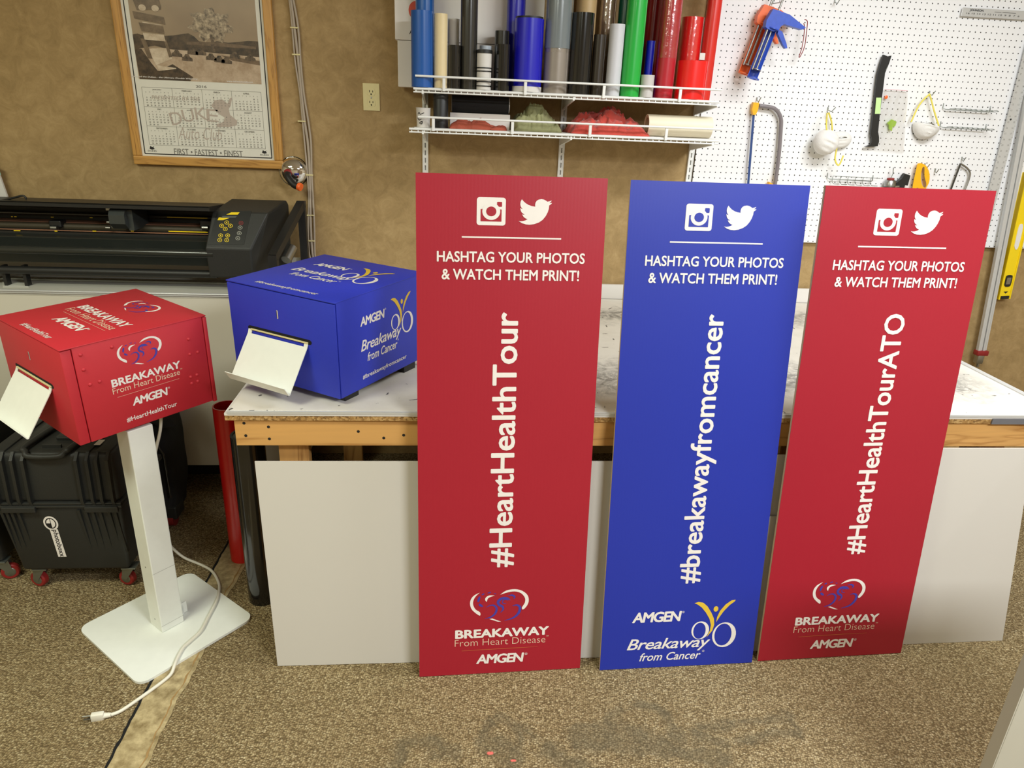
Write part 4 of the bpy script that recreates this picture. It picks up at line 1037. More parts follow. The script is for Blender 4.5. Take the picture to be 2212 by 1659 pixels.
# faint club mark over the grid
F = lambda x, y, h=.0009: fr(ix_map(x), zz(y), h)
def ix_map(px): return (px-320)/(570-320)*(pw-.072)+.036
mb = MB()
for ch, cx_, cy_, ro in (('D', 384, 258, .22), ('U', 410, 251, .14), ('K', 438, 246, .06), ('E', 462, 249, -.05)):
    V, Fs, bb = text_polys(ch, 0)
    vs = []
    for x, y in V:
        a_ = ((x-bb[0])/(bb[2]-bb[0])-.5)*.048; b_ = ((y-bb[1])/(bb[3]-bb[1])-.5)*.050
        vs.append(mb.bm.verts.new(fr(ix_map(cx_)+a_*math.cos(ro)-b_*math.sin(ro), zz(cy_)+a_*math.sin(ro)+b_*math.cos(ro), .0009)))
    for f_ in Fs: mb.bm.faces.new([vs[i] for i in f_])
fill(mb, F, [(462, 228), (470, 216), (486, 213), (497, 222), (503, 210), (508, 208), (503, 226), (498, 234), (500, 246), (514, 258), (512, 268), (496, 272), (470, 274), (468, 268), (484, 262), (488, 252), (478, 246), (470, 238)], .0009)
put_text(mb, fr, 'PRESENTED BY THE', (ix_map(338), zz(219), ix_map(440), zz(211)), h=.0009, shear=.2)
put_text(mb, fr, 'Auto Club', (ix_map(384), zz(302), ix_map(478), zz(276)), h=.0009, shear=.35, bold=-.01)
mb.build('club_mark', 'taupeink', t)
for s in (.022, pw-.064):
    mb = MB()
    put_text(mb, fr, 'DUKES', (s+.004, mgn+.006, s+.040, mgn+.012), h=.0007)
    fill(mb, lambda x, y, h=.0007: fr(s+x, mgn+y, h), [(.012, .018), (.022, .014), (.034, .018), (.028, .022), (.032, .028), (.024, .025), (.016, .029)], .0007)
    mb.build('corner_mark', 'ink', t)
# the sepia photograph
MB().poly([fr(phx0, ph0, .0006), fr(phx1, ph0, .0006), fr(phx1, ph1, .0006), fr(phx0, ph1, .0006)]).build('photo_sky', sepia_mat('sepia_sky', (146, 124, 98), (168, 146, 116), 2.5, 3), t)
def FP(x, y, h=.001): return fr(phx0+(phx1-phx0)*(x-285)/(562-285), zz(y), h)
mb = MB(); fill(mb, FP, [(285, 112), (340, 108), (420, 112), (562, 118), (562, 177), (285, 177)], .0008); mb.build('photo_ground', sepia_mat('sepia_ground', (166, 140, 112), (206, 184, 158), 14), t)
mb = MB()
fill(mb, FP, [(285, 82), (296, 80), (312, 84), (355, 82), (375, 80), (395, 76), (408, 74), (420, 80), (430, 90), (455, 92), (470, 88), (495, 90), (540, 84), (562, 84), (562, 118), (520, 116), (420, 112), (360, 110), (330, 104), (285, 114)], .001)
fill(mb, FP, [(285, 112), (300, 112), (318, 142), (330, 158), (365, 142), (408, 168), (400, 177), (287, 177)], .0012)
mb.build('photo_shrubbery', sepia_mat('sepia_dark', (46, 32, 20), (92, 72, 50), 40), t)
mb = MB()
fill(mb, FP, [(402, 92), (470, 90), (556, 96), (556, 101), (402, 98)], .0014); fill(mb, FP, [(475, 118), (562, 126), (562, 136), (500, 128)], .0014)
mb.build('photo_roof', sepia_mat('sepia_roof', (92, 72, 52), (128, 104, 78), 30), t)
mb = MB(); o = []
for k in range(60):
    an = 2*PI*k/60; rr = 1+.16*math.sin(7*an)+.10*math.sin(17*an+1)
    o.append((460+44*rr*math.cos(an), 54+33*rr*math.sin(an)))
fill(mb, FP, o, .0016); mb.build('photo_tree_crown', sepia_mat('sepia_leaves', (74, 56, 38), (196, 176, 146), 55), t)
mb = MB(); fill(mb, FP, [(455, 74), (461, 74), (463, 92), (464, 112), (455, 112), (457, 92)], .0017)
for c_ in ((376, 118), (398, 126), (412, 112), (430, 112), (470, 126), (452, 122), (486, 128), (506, 116), (540, 120)):
    fill(mb, FP, [(c_[0]-11, c_[1]+7), (c_[0]-10, c_[1]), (c_[0]-5, c_[1]-2), (c_[0]-2, c_[1]-7), (c_[0]+5, c_[1]-7), (c_[0]+8, c_[1]-1), (c_[0]+13, c_[1]+2), (c_[0]+13, c_[1]+8)], .0018)
mb.build('photo_cars', sepia_mat('sepia_cars', (44, 32, 22), (120, 98, 74), 60), t)
mb = MB(); fill(mb, FP, [(301, 90), (312, 90), (322, 132), (312, 132)], .002); fill(mb, FP, [(352, 90), (358, 90), (366, 126), (359, 128)], .002)
fill(mb, FP, [(294, 0), (352, 0), (355, 20), (354, 26), (302, 30)], .002); fill(mb, FP, [(292, 32), (358, 42), (360, 58), (294, 48)], .0022); fill(mb, FP, [(302, 56), (354, 62), (355, 78), (306, 74)], .0022)
mb.build('photo_sign_post', sepia_mat('sepia_post', (92, 74, 54), (132, 110, 84), 25), t)
SL = sepia_mat('sepia_light', (186, 164, 136), (222, 206, 182), 30)
mb = MB(); fill(mb, FP, [(308, 78), (354, 80), (356, 94), (310, 92)], .0024); fill(mb, FP, [(310, 54), (352, 59), (352, 60), (310, 56)], .0024); mb.build('photo_sign_face', SL, t)
mb = MB(); fill(mb, FP, [(314, 112), (356, 108), (366, 130), (328, 146)], .0016); mb.build('photo_pavement', SL, t)
mb = MB(); fill(mb, FP, [(330, 146), (372, 150), (372, 152), (332, 158)], .0024); mb.build('photo_kerb', SL, t)
for cx_ in (342, 314): mb = MB(); fill(mb, FP, ellipse(cx_, 24, 8, 7), .0024); mb.build('photo_sign_disc', SL, t)
lettering(fr, [('Dukes and the Dukes... the Ultimate Double Whammy', (ix_map(296), zz(174), ix_map(440), zz(170)), dict(shear=.2, bold=.02))], t, 'photo_caption', 'white', .0016)
lettering(fr, [('www.dukesautoclub.com', (ix_map(500), zz(175), ix_map(555), zz(171)), dict(bold=.02))], t, 'web_address', 'white', .0016)

# cables running down the wall in clips
mb = MB(); Yc = -.012
pth = [(619, -40), (628, 0), (636, 60), (644, 130), (651, 200), (658, 262), (665, 310), (669, 370), (670, 430), (671, 490), (674, 540), (677, 560)]
for o_, r in ((0, .0058), (6, .0045), (-5, .0040)):
    P = [at(x+o_+(2*math.sin(y*.03+o_) if o_ else 0), y, Yc) for x, y in pth]; P += [P[-1]+Vector((0.01, 0, -.08)), P[-1]+Vector((.02, 0, -.3))]
    mb.tube([Vector(q) for q in catmull([tuple(p) for p in P], 3)], r, 8)
t = thing('wall_cable', 'bundle of pale cables clipped down the brown wall beside the calendar', 'cable', tuple(at(660, 300, Yc)))
mb.build('cable_bundle', 'cordgrey', t, 60)
for (x, y) in ((636, 60), (640, 118), (652, 262), (668, 378), (671, 465), (672, 520)):
    p = at(x, y, Yc); MB().box(p, (.034, .016, .006), None, .002).build('cable_clip', 'almond', t)

# chrome dome with handle, hung on the wall
c = at(635, 370, -.004)
t = thing('chrome_dome', 'round chrome dome with black and orange handle beside the calendar corner', 'dome', tuple(c))
R_d = .062
prof = [(R_d*math.cos(a_), .045*math.sin(a_)) for a_ in [PI/2*k/14 for k in range(14)]]+[(0, .045)]
mb = MB(); mb.lathe(c+Vector((0, .0, 0)), (0, -1, 0), [(R_d*.97, -.001), (R_d*1.03, .0), (R_d*1.03, .004)]+prof, 48); mb.build('dome', 'chrome', t, 50)
mb = MB(); P = [at(622, 372, -.045), at(622, 382, -.068), at(634, 398, -.085), at(646, 403, -.095)]
mb.tube([Vector(q) for q in catmull([tuple(p) for p in P], 5)], .0155, 16); mb.build('grip', 'black', t, 50)
d = (P[3]-P[2]).normalized(); MB().lathe(P[3], d, [(.0165, -.004), (.018, .004), (.016, .011), (0, .013)], 22).build('end_cap', 'orange', t, 40)
d0 = (P[1]-P[0]).normalized(); MB().lathe(P[0]-d0*.002, d0, [(.017, 0), (.017, .012), (.0158, .014)], 20).build('collar', 'rubberred', t, 40)

# =================================================================== cabinet and vinyl cutter
CY = -.40; CX1 = -.66; CZ = at(300, 630, CY).z
t = thing('low_cabinet', 'long white fronted low cabinet with metal edge under the vinyl cutter', 'cabinet', (-2.0, CY/2, 0))
mb = MB(); mb.span((-3.3, -.22, 0), (CX1-.02, -.205, .15)); mb.build('toe_kick', 'baseblack', t)
MB().span((-3.3, CY, .145), (CX1, CY+.018, CZ-.022)).build('front_panel', 'laminate', t)
MB().span((-3.3, CY+.018, .145), (CX1, -.005, CZ-.022)).build('carcass', 'laminate', t)
MB().span((-3.3, CY-.002, CZ-.022), (CX1, -.005, CZ-.002)).build('top_board', mat('grey_laminate_top', (206, 204, 192), .45), t)
MB().span((-3.3, -.060, CZ-.002), (CX1, -.050, CZ+.085)).build('rear_upstand', 'laminate', t)
mb = MB(); mb.span((-3.3, CY-.008, CZ-.014), (CX1, CY-.002, CZ)); mb.tube([(-3.3, CY-.009, CZ-.004), (CX1, CY-.009, CZ-.004)], .003, 8); mb.build('metal_edge', 'alu', t)
t = thing('paper_sheet', 'scrap of white paper lying on the cabinet under the cutter at the left edge', 'paper', tuple(at(30, 612, -.33)))
p4 = [atz(4, 600, CZ-.001), atz(56, 600, CZ-.001), atz(62, 621, CZ-.001), atz(6, 621, CZ-.001)]
MB().prism(p4, (0, 0, .001)).build('sheet', 'paper', t)

# vinyl cutter (plotter)
PF = -.375
t = thing('vinyl_cutter', 'wide black vinyl cutting plotter on the white cabinet at left', 'plotter', (-1.4, -.2, CZ))
xl = -2.3; xr = at(450, 560, PF).x
zt_ = at(300, 443, PF).z; zb_ = at(300, 572, PF).z
def zp(py, Yq): return at(300, py, Yq).z
MB().prism([(xl, PF+.02, zp(445, PF+.02)), (xl, PF+.015, zp(442, PF+.015)), (xl, -.10, zp(434, -.10)), (xl, -.08, zp(434, -.10)-.02), (xl, -.08, zp(448, -.2)-.03), (xl, PF+.02, zp(452, PF+.02))], (xr-xl+.02, 0, 0)).build('top_cover', 'black', t)
MB().span((xl, -.13, zp(560, PF)), (xr+.02, -.09, zp(452, -.2))).build('back_panel', mat('cutter_back', (20, 20, 18), .6), t)
mb = MB(); mb.tube([(xl, -.15, zp(467, -.15)), (xr+.02, -.15, zp(467, -.15))], .008, 12); mb.build('guide_rail', 'darkgloss', t, 50)
MB().span((xl, -.20, zp(484, -.2)-.004), (xr+.02, -.14, zp(484, -.2))).build('copper_strip', 'pinkrod', t)
MB().tube([(xl, -.21, zp(493, -.21)), (xr+.02, -.21, zp(493, -.21))], .014, 16).build('grit_roller', mat('grit_roller_grey', (74, 66, 50), .5), t, 50)
mb = MB(); mb.span((xl, -.30, zp(506, -.30)-.012), (xr+.02, -.23, zp(506, -.30))); mb.build('platen', 'black', t)
MB().span((xl, -.302, zp(502, -.3)-.002), (xr+.02, -.296, zp(502, -.3)+.001)).build('cutting_strip', 'pinkrod', t)
mb = MB(); prof = [(PF+.075, zp(510, PF+.075)), (PF+.05, zp(517, PF+.05)), (PF+.05, zp(519, PF+.05)), (PF+.012, zp(536, PF+.012)), (PF+.003, zp(540, PF)), (PF, zp(548, PF)), (PF+.006, zp(556, PF)), (PF+.012, zp(563, PF)), (PF+.016, zp(573, PF)), (PF+.06, zp(573, PF)), (PF+.09, zp(520, PF+.09))]
mb.prism([(xl, y, z) for y, z in prof], (xr-xl+.01, 0, 0)); mb.build('front_apron', mat('cutter_satin_black', (36, 39, 36), .28), t, 25)
MB().tube([(xl, PF+.016, zp(547, PF)), (xr+.02, PF+.016, zp(547, PF))], .019, 28).build('highlight_roller', mat('cutter_highlight_gloss', (40, 43, 40), .22, coat=.3), t, 60)  # added glossy tube, put in so the lamps draw the apron's highlight
MB().tube([(xl, PF+.03, zp(589, PF+.03)), (xr+.02, PF+.03, zp(589, PF+.03))], .0165, 16).build('media_roll_bar', 'black', t, 50)
# yellow marks on the rail and platen
for x0, x1, y, Yq in ((361, 448, 469, -.158), (364, 449, 499.5, -.303), (24, 28, 468, -.158), (31, 36, 468, -.158), (110, 116, 469, -.158), (194, 200, 470, -.158), (30, 44, 498, -.303), (118, 124, 499, -.303), (200, 208, 499, -.303), (283, 289, 499, -.303)):
    p, q = at(x0, y, Yq), at(x1, y, Yq)
    MB().span((p.x, Yq-.001, p.z-.0018), (q.x, Yq, p.z+.0018)).build('yellow_mark', 'levelyellow', t)
# carriage and pinch rollers
a, b = at(236, 450, PF+.05), at(276, 488, PF+.05)
cr = MB(); cr.prism([(a.x, PF+.03, b.z+.01), (a.x, PF+.03, b.z+.045), (a.x, PF+.045, a.z-.004), (a.x, PF+.07, a.z), (a.x, -.16, a.z), (a.x, -.16, b.z-.012), (a.x, PF+.06, b.z-.014)], (b.x-a.x, 0, 0)); cr.span((b.x, PF+.06, b.z-.02), (b.x+.02, -.17, a.z-.006)); cg = cr.build('carriage', mat('carriage_grey', (58, 62, 60), .35), t)
MB().cyl(at(231, 480, PF+.05), (1, 0, 0), .005, .02, 12).build('blade_knob', 'steel', cg, 40)
MB().cyl(at(229, 492, PF+.05), (1, 0, 0), .006, .018, 12).build('blade_knob', 'steel', cg, 40)
MB().span(at(228, 450, PF+.05), at(240, 454, PF+.06)).build('carriage_tab', 'steel', cg)
for px in (118, 444):
    p = at(px, 490, -.245); mb = MB(); mb.box(p+Vector((0, .03, .01)), (.05, .05, .03), None, .006); k = mb.build('pinch_roller_arm', 'black', t)
    MB().cyl(p+Vector((-.012, -.002, -.004)), (1, 0, 0), .011, .024, 18).build('pinch_roller', 'steel', k, 40)
# right end housing with control panel
hL = at(443, 535, PF).x; hR = at(541, 540, PF).x; hRb = at(620, 433, -.09).x
zA = at(500, 537, PF).z; zB = at(500, 600, PF).z; zC = at(515, 458, PF+.085).z; zD = at(560, 430, -.09).z
mb = MB()
sec = [(PF, zB), (PF-.002, zA), (PF+.085, zC), (-.10, zD), (-.085, zD-.02), (-.085, zB)]
n = len(sec)
xL = [hL+.004, hL, at(458, 453, PF+.085).x, at(500, 428, -.10).x, at(500, 428, -.10).x, at(455, 600, PF).x]
xR = [hR+.0, hR+.002, at(580, 461, PF+.085).x, hRb, hRb+.006, hR+.10]
A = [mb.bm.verts.new((xL[i], *sec[i])) for i in range(n)]; B = [mb.bm.verts.new((xR[i], *sec[i])) for i in range(n)]
mb.bm.faces.new(A); mb.bm.faces.new(B[::-1])
for i in range(n): mb.bm.faces.new([A[i], A[(i+1) % n], B[(i+1) % n], B[i]])
bmesh.ops.bevel(mb.bm, geom=mb.bm.edges[:], offset=.006, segments=2, affect='EDGES', profile=.5)
mb.build('end_housing', 'case', t)
pL0, pL1 = Vector((xL[1], PF-.002, zA)), Vector((xL[2], PF+.085, zC)); vdir = (pL1-pL0)
nrm = Vector((1, 0, 0)).cross(vdir).normalized()
if nrm.y > 0: nrm = -nrm
def panel_pt(px, py, h=0.0):
    d_ = ray(px, py); tt = ((pL0-CAM).dot(nrm))/d_.dot(nrm); return CAM+d_*tt+nrm*h
mb = MB(); mb.prism([panel_pt(*p, .001) for p in ((470, 456), (543, 456), (527, 529), (449, 529))], -nrm*.003); cp = mb.build('control_panel', mat('panel_black', (22, 24, 24), .35), t)
F = lambda x, y, h=0: panel_pt(x, y, .0019)
mb = MB(); fill(mb, F, [(489, 464), (500, 459), (518, 459), (514, 464)]); fill(mb, F, [(470, 476), (473, 470), (499, 470), (488, 474), (482, 476)]); mb.build('yellow_logo', 'levelyellow', cp)
mb = MB(); fill(mb, F, [(481, 467), (512, 467), (509, 471), (478, 471)]); mb.build('lcd_screen', mat('lcd_grey', (84, 88, 84), .3), cp)
for (x, y), m in [((p), 'levelyellow') for p in ((490, 481), (479, 488), (498, 488), (487, 495), (477, 509), (492, 509), (475, 519), (490, 519))]+[((521, 482), 'rubberred')]+[(p, 'steel') for p in ((519, 492), (517, 504), (514, 515))]:
    mb = MB(); ring(mb, F, ellipse(x, y, 5, 4.2, 18), ellipse(x, y, 3.9, 3.2, 18)); fill(mb, F, ellipse(x, y, 1.6, 1.3, 10)); mb.build('key_ring', m, cp)
mb = MB(); mb.prism([(xl-.16, y, z) for y, z in sec], (.17, 0, 0)); mb.build('left_housing', 'case', t, 30)
# roll support arm at the right end
a1, a2 = at(651, 440, -.10), at(590, 556, PF-.01)
mb = MB(); mb.bar(a1, a2, .034, .03, (0, 0, 1)); mb.span((a2.x-.017, a2.y-.015, CZ), (a2.x+.017, a2.y+.02, a2.z+.01)); mb.build('support_arm', 'black', t)
MB().span((a1.x-.016, -.115, CZ), (a1.x+.016, -.08, a1.z+.01)).build('support_leg', 'black', t)
MB().tube([at(618, 562, -.22), at(632, 535, -.16)], .022, 18).build('roll_holder', 'steel', t, 50)
# foot bits at the left
for px in (8, 52): p = at(px, 578, PF+.04); MB().span((p.x-.006, PF+.03, CZ), (p.x+.006, PF+.06, p.z+.01)).build('foot', 'black', t)
# backing roll, lead on top at the left edge
t = thing('power_lead', 'dark curled lead lying over the top left end of the cutter', 'cable', tuple(at(30, 430, -.22)))
mb = MB(); mb.tube([Vector(q) for q in catmull([tuple(at(x, y, -.30)) for x, y in ((-20, 436), (10, 432), (30, 427), (48, 423), (55, 426), (56, 431))], 5)], .004, 8); mb.build('lead', 'black', t, 50)
t = thing('leaning_board', 'white board corner with dark spot behind the cutter at the left edge', 'board', tuple(at(-5, 430, -.05)))
mb = MB(); mb.prism([at(*p, -.05) for p in ((-60, 330), (-8, 360), (15, 424), (18, 440), (-60, 440))], (0, .01, 0)); mb.build('board', 'foam', t)
mb = MB(); mb.prism([at(*p, -.0505) for p in ((-20, 352), (-4, 358), (2, 378), (-20, 378))], (0, .0004, 0)); mb.build('teal_corner', mat('pale_teal', (160, 200, 190), .5), t)

# =================================================================== work table
TZ = .858; TX0, TX1 = -.640, 1.962; TY0, TY1 = -1.40, -.035
t = thing('work_table', 'large wooden work table with scuffed white top behind the three boards', 'table', ((TX0+TX1)/2, (TY0+TY1)/2, 0))
MB().span((TX0, TY0, TZ-.007), (TX1, TY1, TZ)).build('top_sheet', 'top', t)
MB().span((TX0-.012, TY0-.006, TZ-.015), (TX1, TY1, TZ-.0075)).build('white_underlay', 'foam', t)
MB().span((TX0-.012, TY0-.004, TZ-.031), (TX1, TY1, TZ-.0155)).build('particle_board', 'chip', t)
mb = MB(); mb.span((TX0-.004, TY0-.008, TZ-.009), (TX1+.004, TY0, TZ-.001)); mb.span((TX1, TY0-.008, TZ-.012), (TX1+.022, TY1, TZ+.004)); mb.build('metal_edge', 'alu', t)
p = at(2144, 893, TY0).x
MB().span((p, TY0-.0095, TZ-.031), (TX1+.02, TY0-.0042, TZ-.012)).build('grey_tape', mat('grey_tape', (104, 104, 108), .6), t)
MB().span((TX0+.010, TY0+.006, TZ-.031-.086), (TX1-.01, TY0+.044, TZ-.031)).build('front_apron', 'pine', t)
MB().span((TX0+.010, TY1-.044, TZ-.117), (TX1-.01, TY1-.006, TZ-.031)).build('rear_apron', 'pine', t)
for x in (TX0+.010, TX1-.048): MB().span((x, TY0+.044, TZ-.117), (x+.038, TY1-.044, TZ-.031)).build('side_apron', 'pine', t)
for x in (TX0+.12, TX1-.2):
    for y in (TY0+.048, TY1-.13):
        mb = MB(); mb.span((x, y, 0), (x+.089, y+.038, TZ-.031)); mb.span((x, y+.038, 0), (x+.038, y+.085, TZ-.031)); mb.build('leg', 'pinez', t)
for px, py in ((527, 914), (531, 941), (580, 922), (582, 948), (774, 932), (829, 946), (872, 940)):
    q = at(px, py, TY0+.006); MB().lathe(q, (0, -1, 0), [(.0045, 0), (.0045, .0006), (0, .0006)], 12).build('screw_head', 'ink', t)
# white strip standing at the back of the table
tag(MB().span((-.40, -.030, TZ+.0), (1.86, -.016, TZ+.070)).build('white_backboard', 'foam'), 'long narrow white board standing along the wall at the back of the work table', 'board')

# =================================================================== white sheets leaning on the table front
def lean_sheet(name, label, pts_bottom, pts_top_z, x0, x1, yb, yt, zt, th, m, group=None, z0=.0):
    dirv = Vector((0, yt-yb, zt)).normalized(); n = Vector((0, -dirv.z, dirv.y))
    mb = MB(); A = [Vector((x0[0], yb[0] if isinstance(yb, tuple) else yb, z0))]
    return None
def sheet(label, bl, br, tl, tr, th=.005):
    mb = MB(); P = [Vector(bl), Vector(br), Vector(tr), Vector(tl)]
    n = (P[1]-P[0]).cross(P[3]-P[0]).normalized()
    if n.y > 0: n = -n
    mb.prism(P, -n*th)
    return tag(mb.build('foam_board_sheet', 'sheet', None), label, 'board', 'blank white boards')
YT = TY0-.011
q = at(550, 997, YT); q2 = at(890, 995, YT)
zT = .70
b0 = atz(597, 1448, 0); b1 = atz(905, 1444, 0)
sheet('blank white board leaning on the table front left of the boards, widest one', (b0.x, -1.500, .001), (.60, -1.498, .001), (q.x, YT, q.z), (.60, YT, q.z))
q = at(2190, 968, YT); b0 = atz(2139, 1364, 0)
sheet('blank white board leaning on the table behind the right red board', (1.40, -1.475, .001), (b0.x+.01, -1.465, .001), (1.40, YT-.002, q.z), (at(2230, 968, YT).x, YT-.002, q.z))
q = at(1660, 982, YT)
sheet('tall blank white board seen in the gap between blue and right red boards', (.66, -1.480, .001), (1.36, -1.476, .001), (.66, YT-.001, q.z), (1.36, YT-.001, q.z))
q = at(1693, 1117, YT-.035)
sheet('shorter blank white board in front, seen low between blue and right red boards', (.70, -1.489, .001), (1.33, -1.485, .001), (.70, -1.442, q.z), (1.33, -1.441, q.z))

# =================================================================== the three printed boards
SW, SHH = .5236, 1.5477
def sign(label, x, y, phi, th, m, hashtag, rect, kind):
    e = Vector((math.cos(phi), math.sin(phi), 0)); nn = Vector((-math.sin(phi), math.cos(phi), 0))
    up = math.cos(th)*Vector((0, 0, 1))+math.sin(th)*nn; nf = e.cross(up).normalized()   # towards the viewer
    if nf.y > 0: nf = -nf
    o = Vector((x, y, .002))
    t = thing('display_board', label, 'sign', tuple(o))
    fr = Frame(o, e, up, nf); T = .010
    mb = MB(); mb.prism([fr(0, 0), fr(SW, 0), fr(SW, SHH), fr(0, SHH)], nf*.0009-nf*.0009-nf*.001); bd = mb.build('printed_face', m, t)
    mb = MB(); mb.prism([fr(0, 0, -.001), fr(SW, 0, -.001), fr(SW, SHH, -.001), fr(0, SHH, -.001)], -nf*(T-.001)); mb.build('corrugated_core', 'core', t)
    mx = M[m]
    # camera icon
    F = remap(fr, (748, 305, 1048, 620), (.164, 1.415, .243, 1.489))
    def rr(x0, y0, x1, y1, r, n=5):
        pts = []
        for cx_, cy_, a0 in ((x1-r, y0+r, -PI/2), (x1-r, y1-r, 0), (x0+r, y1-r, PI/2), (x0+r, y0+r, PI)):
            for k in range(n+1): a_ = a0+PI/2*k/n; pts.append((cx_+r*math.cos(a_), cy_+r*math.sin(a_)))
        return pts
    a = MB(); fill(a, F, rr(748, 305, 1048, 620, 30), .0005); fill(a, F, ellipse(898, 462, 93, 97, 40), .0011); ic = a.build('camera_icon', 'white', t)
    a = MB(); fill(a, F, rr(788, 437, 1006, 576, 3, 1), .0008); fill(a, F, rr(957, 352, 1009, 408, 8), .0008); fill(a, F, ellipse(898, 462, 53, 55, 32), .0014); a.build('icon_cutout', m, ic)
    F = remap(fr, (1183, 335, 1528, 628), (.279, 1.419, .370, 1.488))
    bird = [(1183, 587), (1205, 591), (1230, 588), (1255, 580), (1278, 565), (1258, 558), (1240, 545), (1228, 530), (1220, 513), (1232, 516), (1246, 513), (1228, 504), (1212, 488), (1203, 468), (1198, 442), (1210, 449), (1224, 452), (1210, 438), (1201, 420), (1197, 398), (1200, 370), (1212, 342), (1228, 362), (1252, 385), (1285, 405), (1320, 417), (1354, 422), (1352, 400), (1356, 376), (1368, 355), (1388, 341), (1418, 335), (1445, 340), (1465, 351), (1479, 362), (1500, 358), (1524, 348), (1517, 363), (1502, 376), (1512, 377), (1530, 375), (1520, 388), (1500, 404), (1498, 440), (1488, 480), (1468, 525), (1438, 568), (1400, 598), (1350, 620), (1300, 628), (1260, 625), (1220, 612)]
    a = MB(); fill(a, F, bird, .0006); a.build('bird_icon', 'white', t)
    a = MB(); a.poly([fr(.124, 1.3805, .0006), fr(.400, 1.3805, .0006), fr(.400, 1.3845, .0006), fr(.124, 1.3845, .0006)]); a.build('rule_line', 'white', t)
    lettering(fr, [('HASHTAG YOUR PHOTOS', (.056, 1.3145, .470, 1.344), dict(bold=.022)), ('& WATCH THEM PRINT!', (.069, 1.266, .456, 1.296), dict(bold=.022))], t, 'slogan_lettering')
    lettering(fr, [(hashtag, rect, dict(bold=.02, rot=True))], t, 'hashtag_lettering')
    if kind == 'heart':
        heart_emblem(fr, (.159, .186, .345, .300), t)
        lettering(fr, [('BREAKAWAY', (.113, .1315, .414, .1625), dict(bold=.04))], t, 'breakaway_lettering')
        lettering(fr, [('From Heart Disease', (.112, .1035, .404, .1275), dict(bold=-.012)), ('TM', (.406, .124, .414, .129))], t, 'tagline_lettering', 'cream_print')
        a = MB(); a.poly([fr(.134, .0865, .0006), fr(.26, .0875, .0006), fr(.38, .0885, .0006), (fr(.38, .0892, .0006)), fr(.26, .0892, .0006), fr(.134, .0876, .0006)]); a.build('thin_rule', 'thin_gold', t)
        lettering(fr, [('AMGEN', (.181, .036, .336, .0705), AM), ('®', (.338, .060, .347, .069))], t, 'maker_lettering')
    else:
        wheels_emblem(fr, (.300, .064, .456, .241), t)
        lettering(fr, [('AMGEN', (.097, .169, .262, .207), AM), ('®', (.263, .198, .271, .206))], t, 'maker_lettering')
        lettering(fr, [('Breakaway', (.086, .057, .368, .109), dict(bold=.012, shear=.3, spacing=.95)), ('from Cancer', (.131, .026, .340, .056), dict(bold=.012, shear=.3)), ('®', (.344, .050, .352, .058))], t, 'breakaway_lettering')
    return t
sign('left red display board with tall white hashtag, standing nearest the blue box', -.0892, -1.5640, .037, .124, 'red', '#HeartHealthTour', (.216, .378, .294, 1.176), 'heart')
sign('blue display board with hashtag, standing between the two red boards', .4978, -1.5565, .0317, .1315, 'blue', '#breakawayfromcancer', (.240, .305, .327, 1.178), 'wheels')
sign('right red display board with hashtag ending in ATO, under the pegboard', 1.0440, -1.5345, .0402, .1000, 'red', '#HeartHealthTourATO', (.240, .392, .326, 1.190) if False else (.247, .392, .319, 1.188), 'heart')

# =================================================================== the two photo printer boxes
BW, BD, BH = .418, .424, .289
class BoxFrame:
    def __init__(s, x, y, z, yaw, tilt, roll, k=1.0):
        A = Vector((math.cos(yaw), math.sin(yaw), 0)); B = Vector((-math.sin(yaw), math.cos(yaw), 0)); U = Vector((0, 0, 1))
        A2 = math.cos(tilt)*A+math.sin(tilt)*U; U2 = -math.sin(tilt)*A+math.cos(tilt)*U
        s.A, s.B, s.U = A2, math.cos(roll)*B+math.sin(roll)*U2, -math.sin(roll)*B+math.cos(roll)*U2
        s.A, s.B, s.U, s.k = s.A*k, s.B*k, s.U*k, k
        s.o = Vector((x, y, z)); s.R = Matrix((s.A, s.B, s.U)).transposed()
    def __call__(s, a, b, u): return s.o+s.A*a+s.B*b+s.U*u
    def span(s, mb, a, b, bev=0.0):
        c = [(a[i]+b[i])/2 for i in range(3)]
        return mb.box(s(*c), [abs(b[i]-a[i]) for i in range(3)], s.R, bev)
    def side(s): return Frame(s(0, 0, 0), s.A, s.U, -s.B, s.k)
    def top(s): return Frame(s(0, BW, BH), -s.B, s.A, s.U, s.k)      # u to the right, v away
    def front(s): return Frame(s(0, BW, 0), -s.B, s.U, -s.A, s.k)
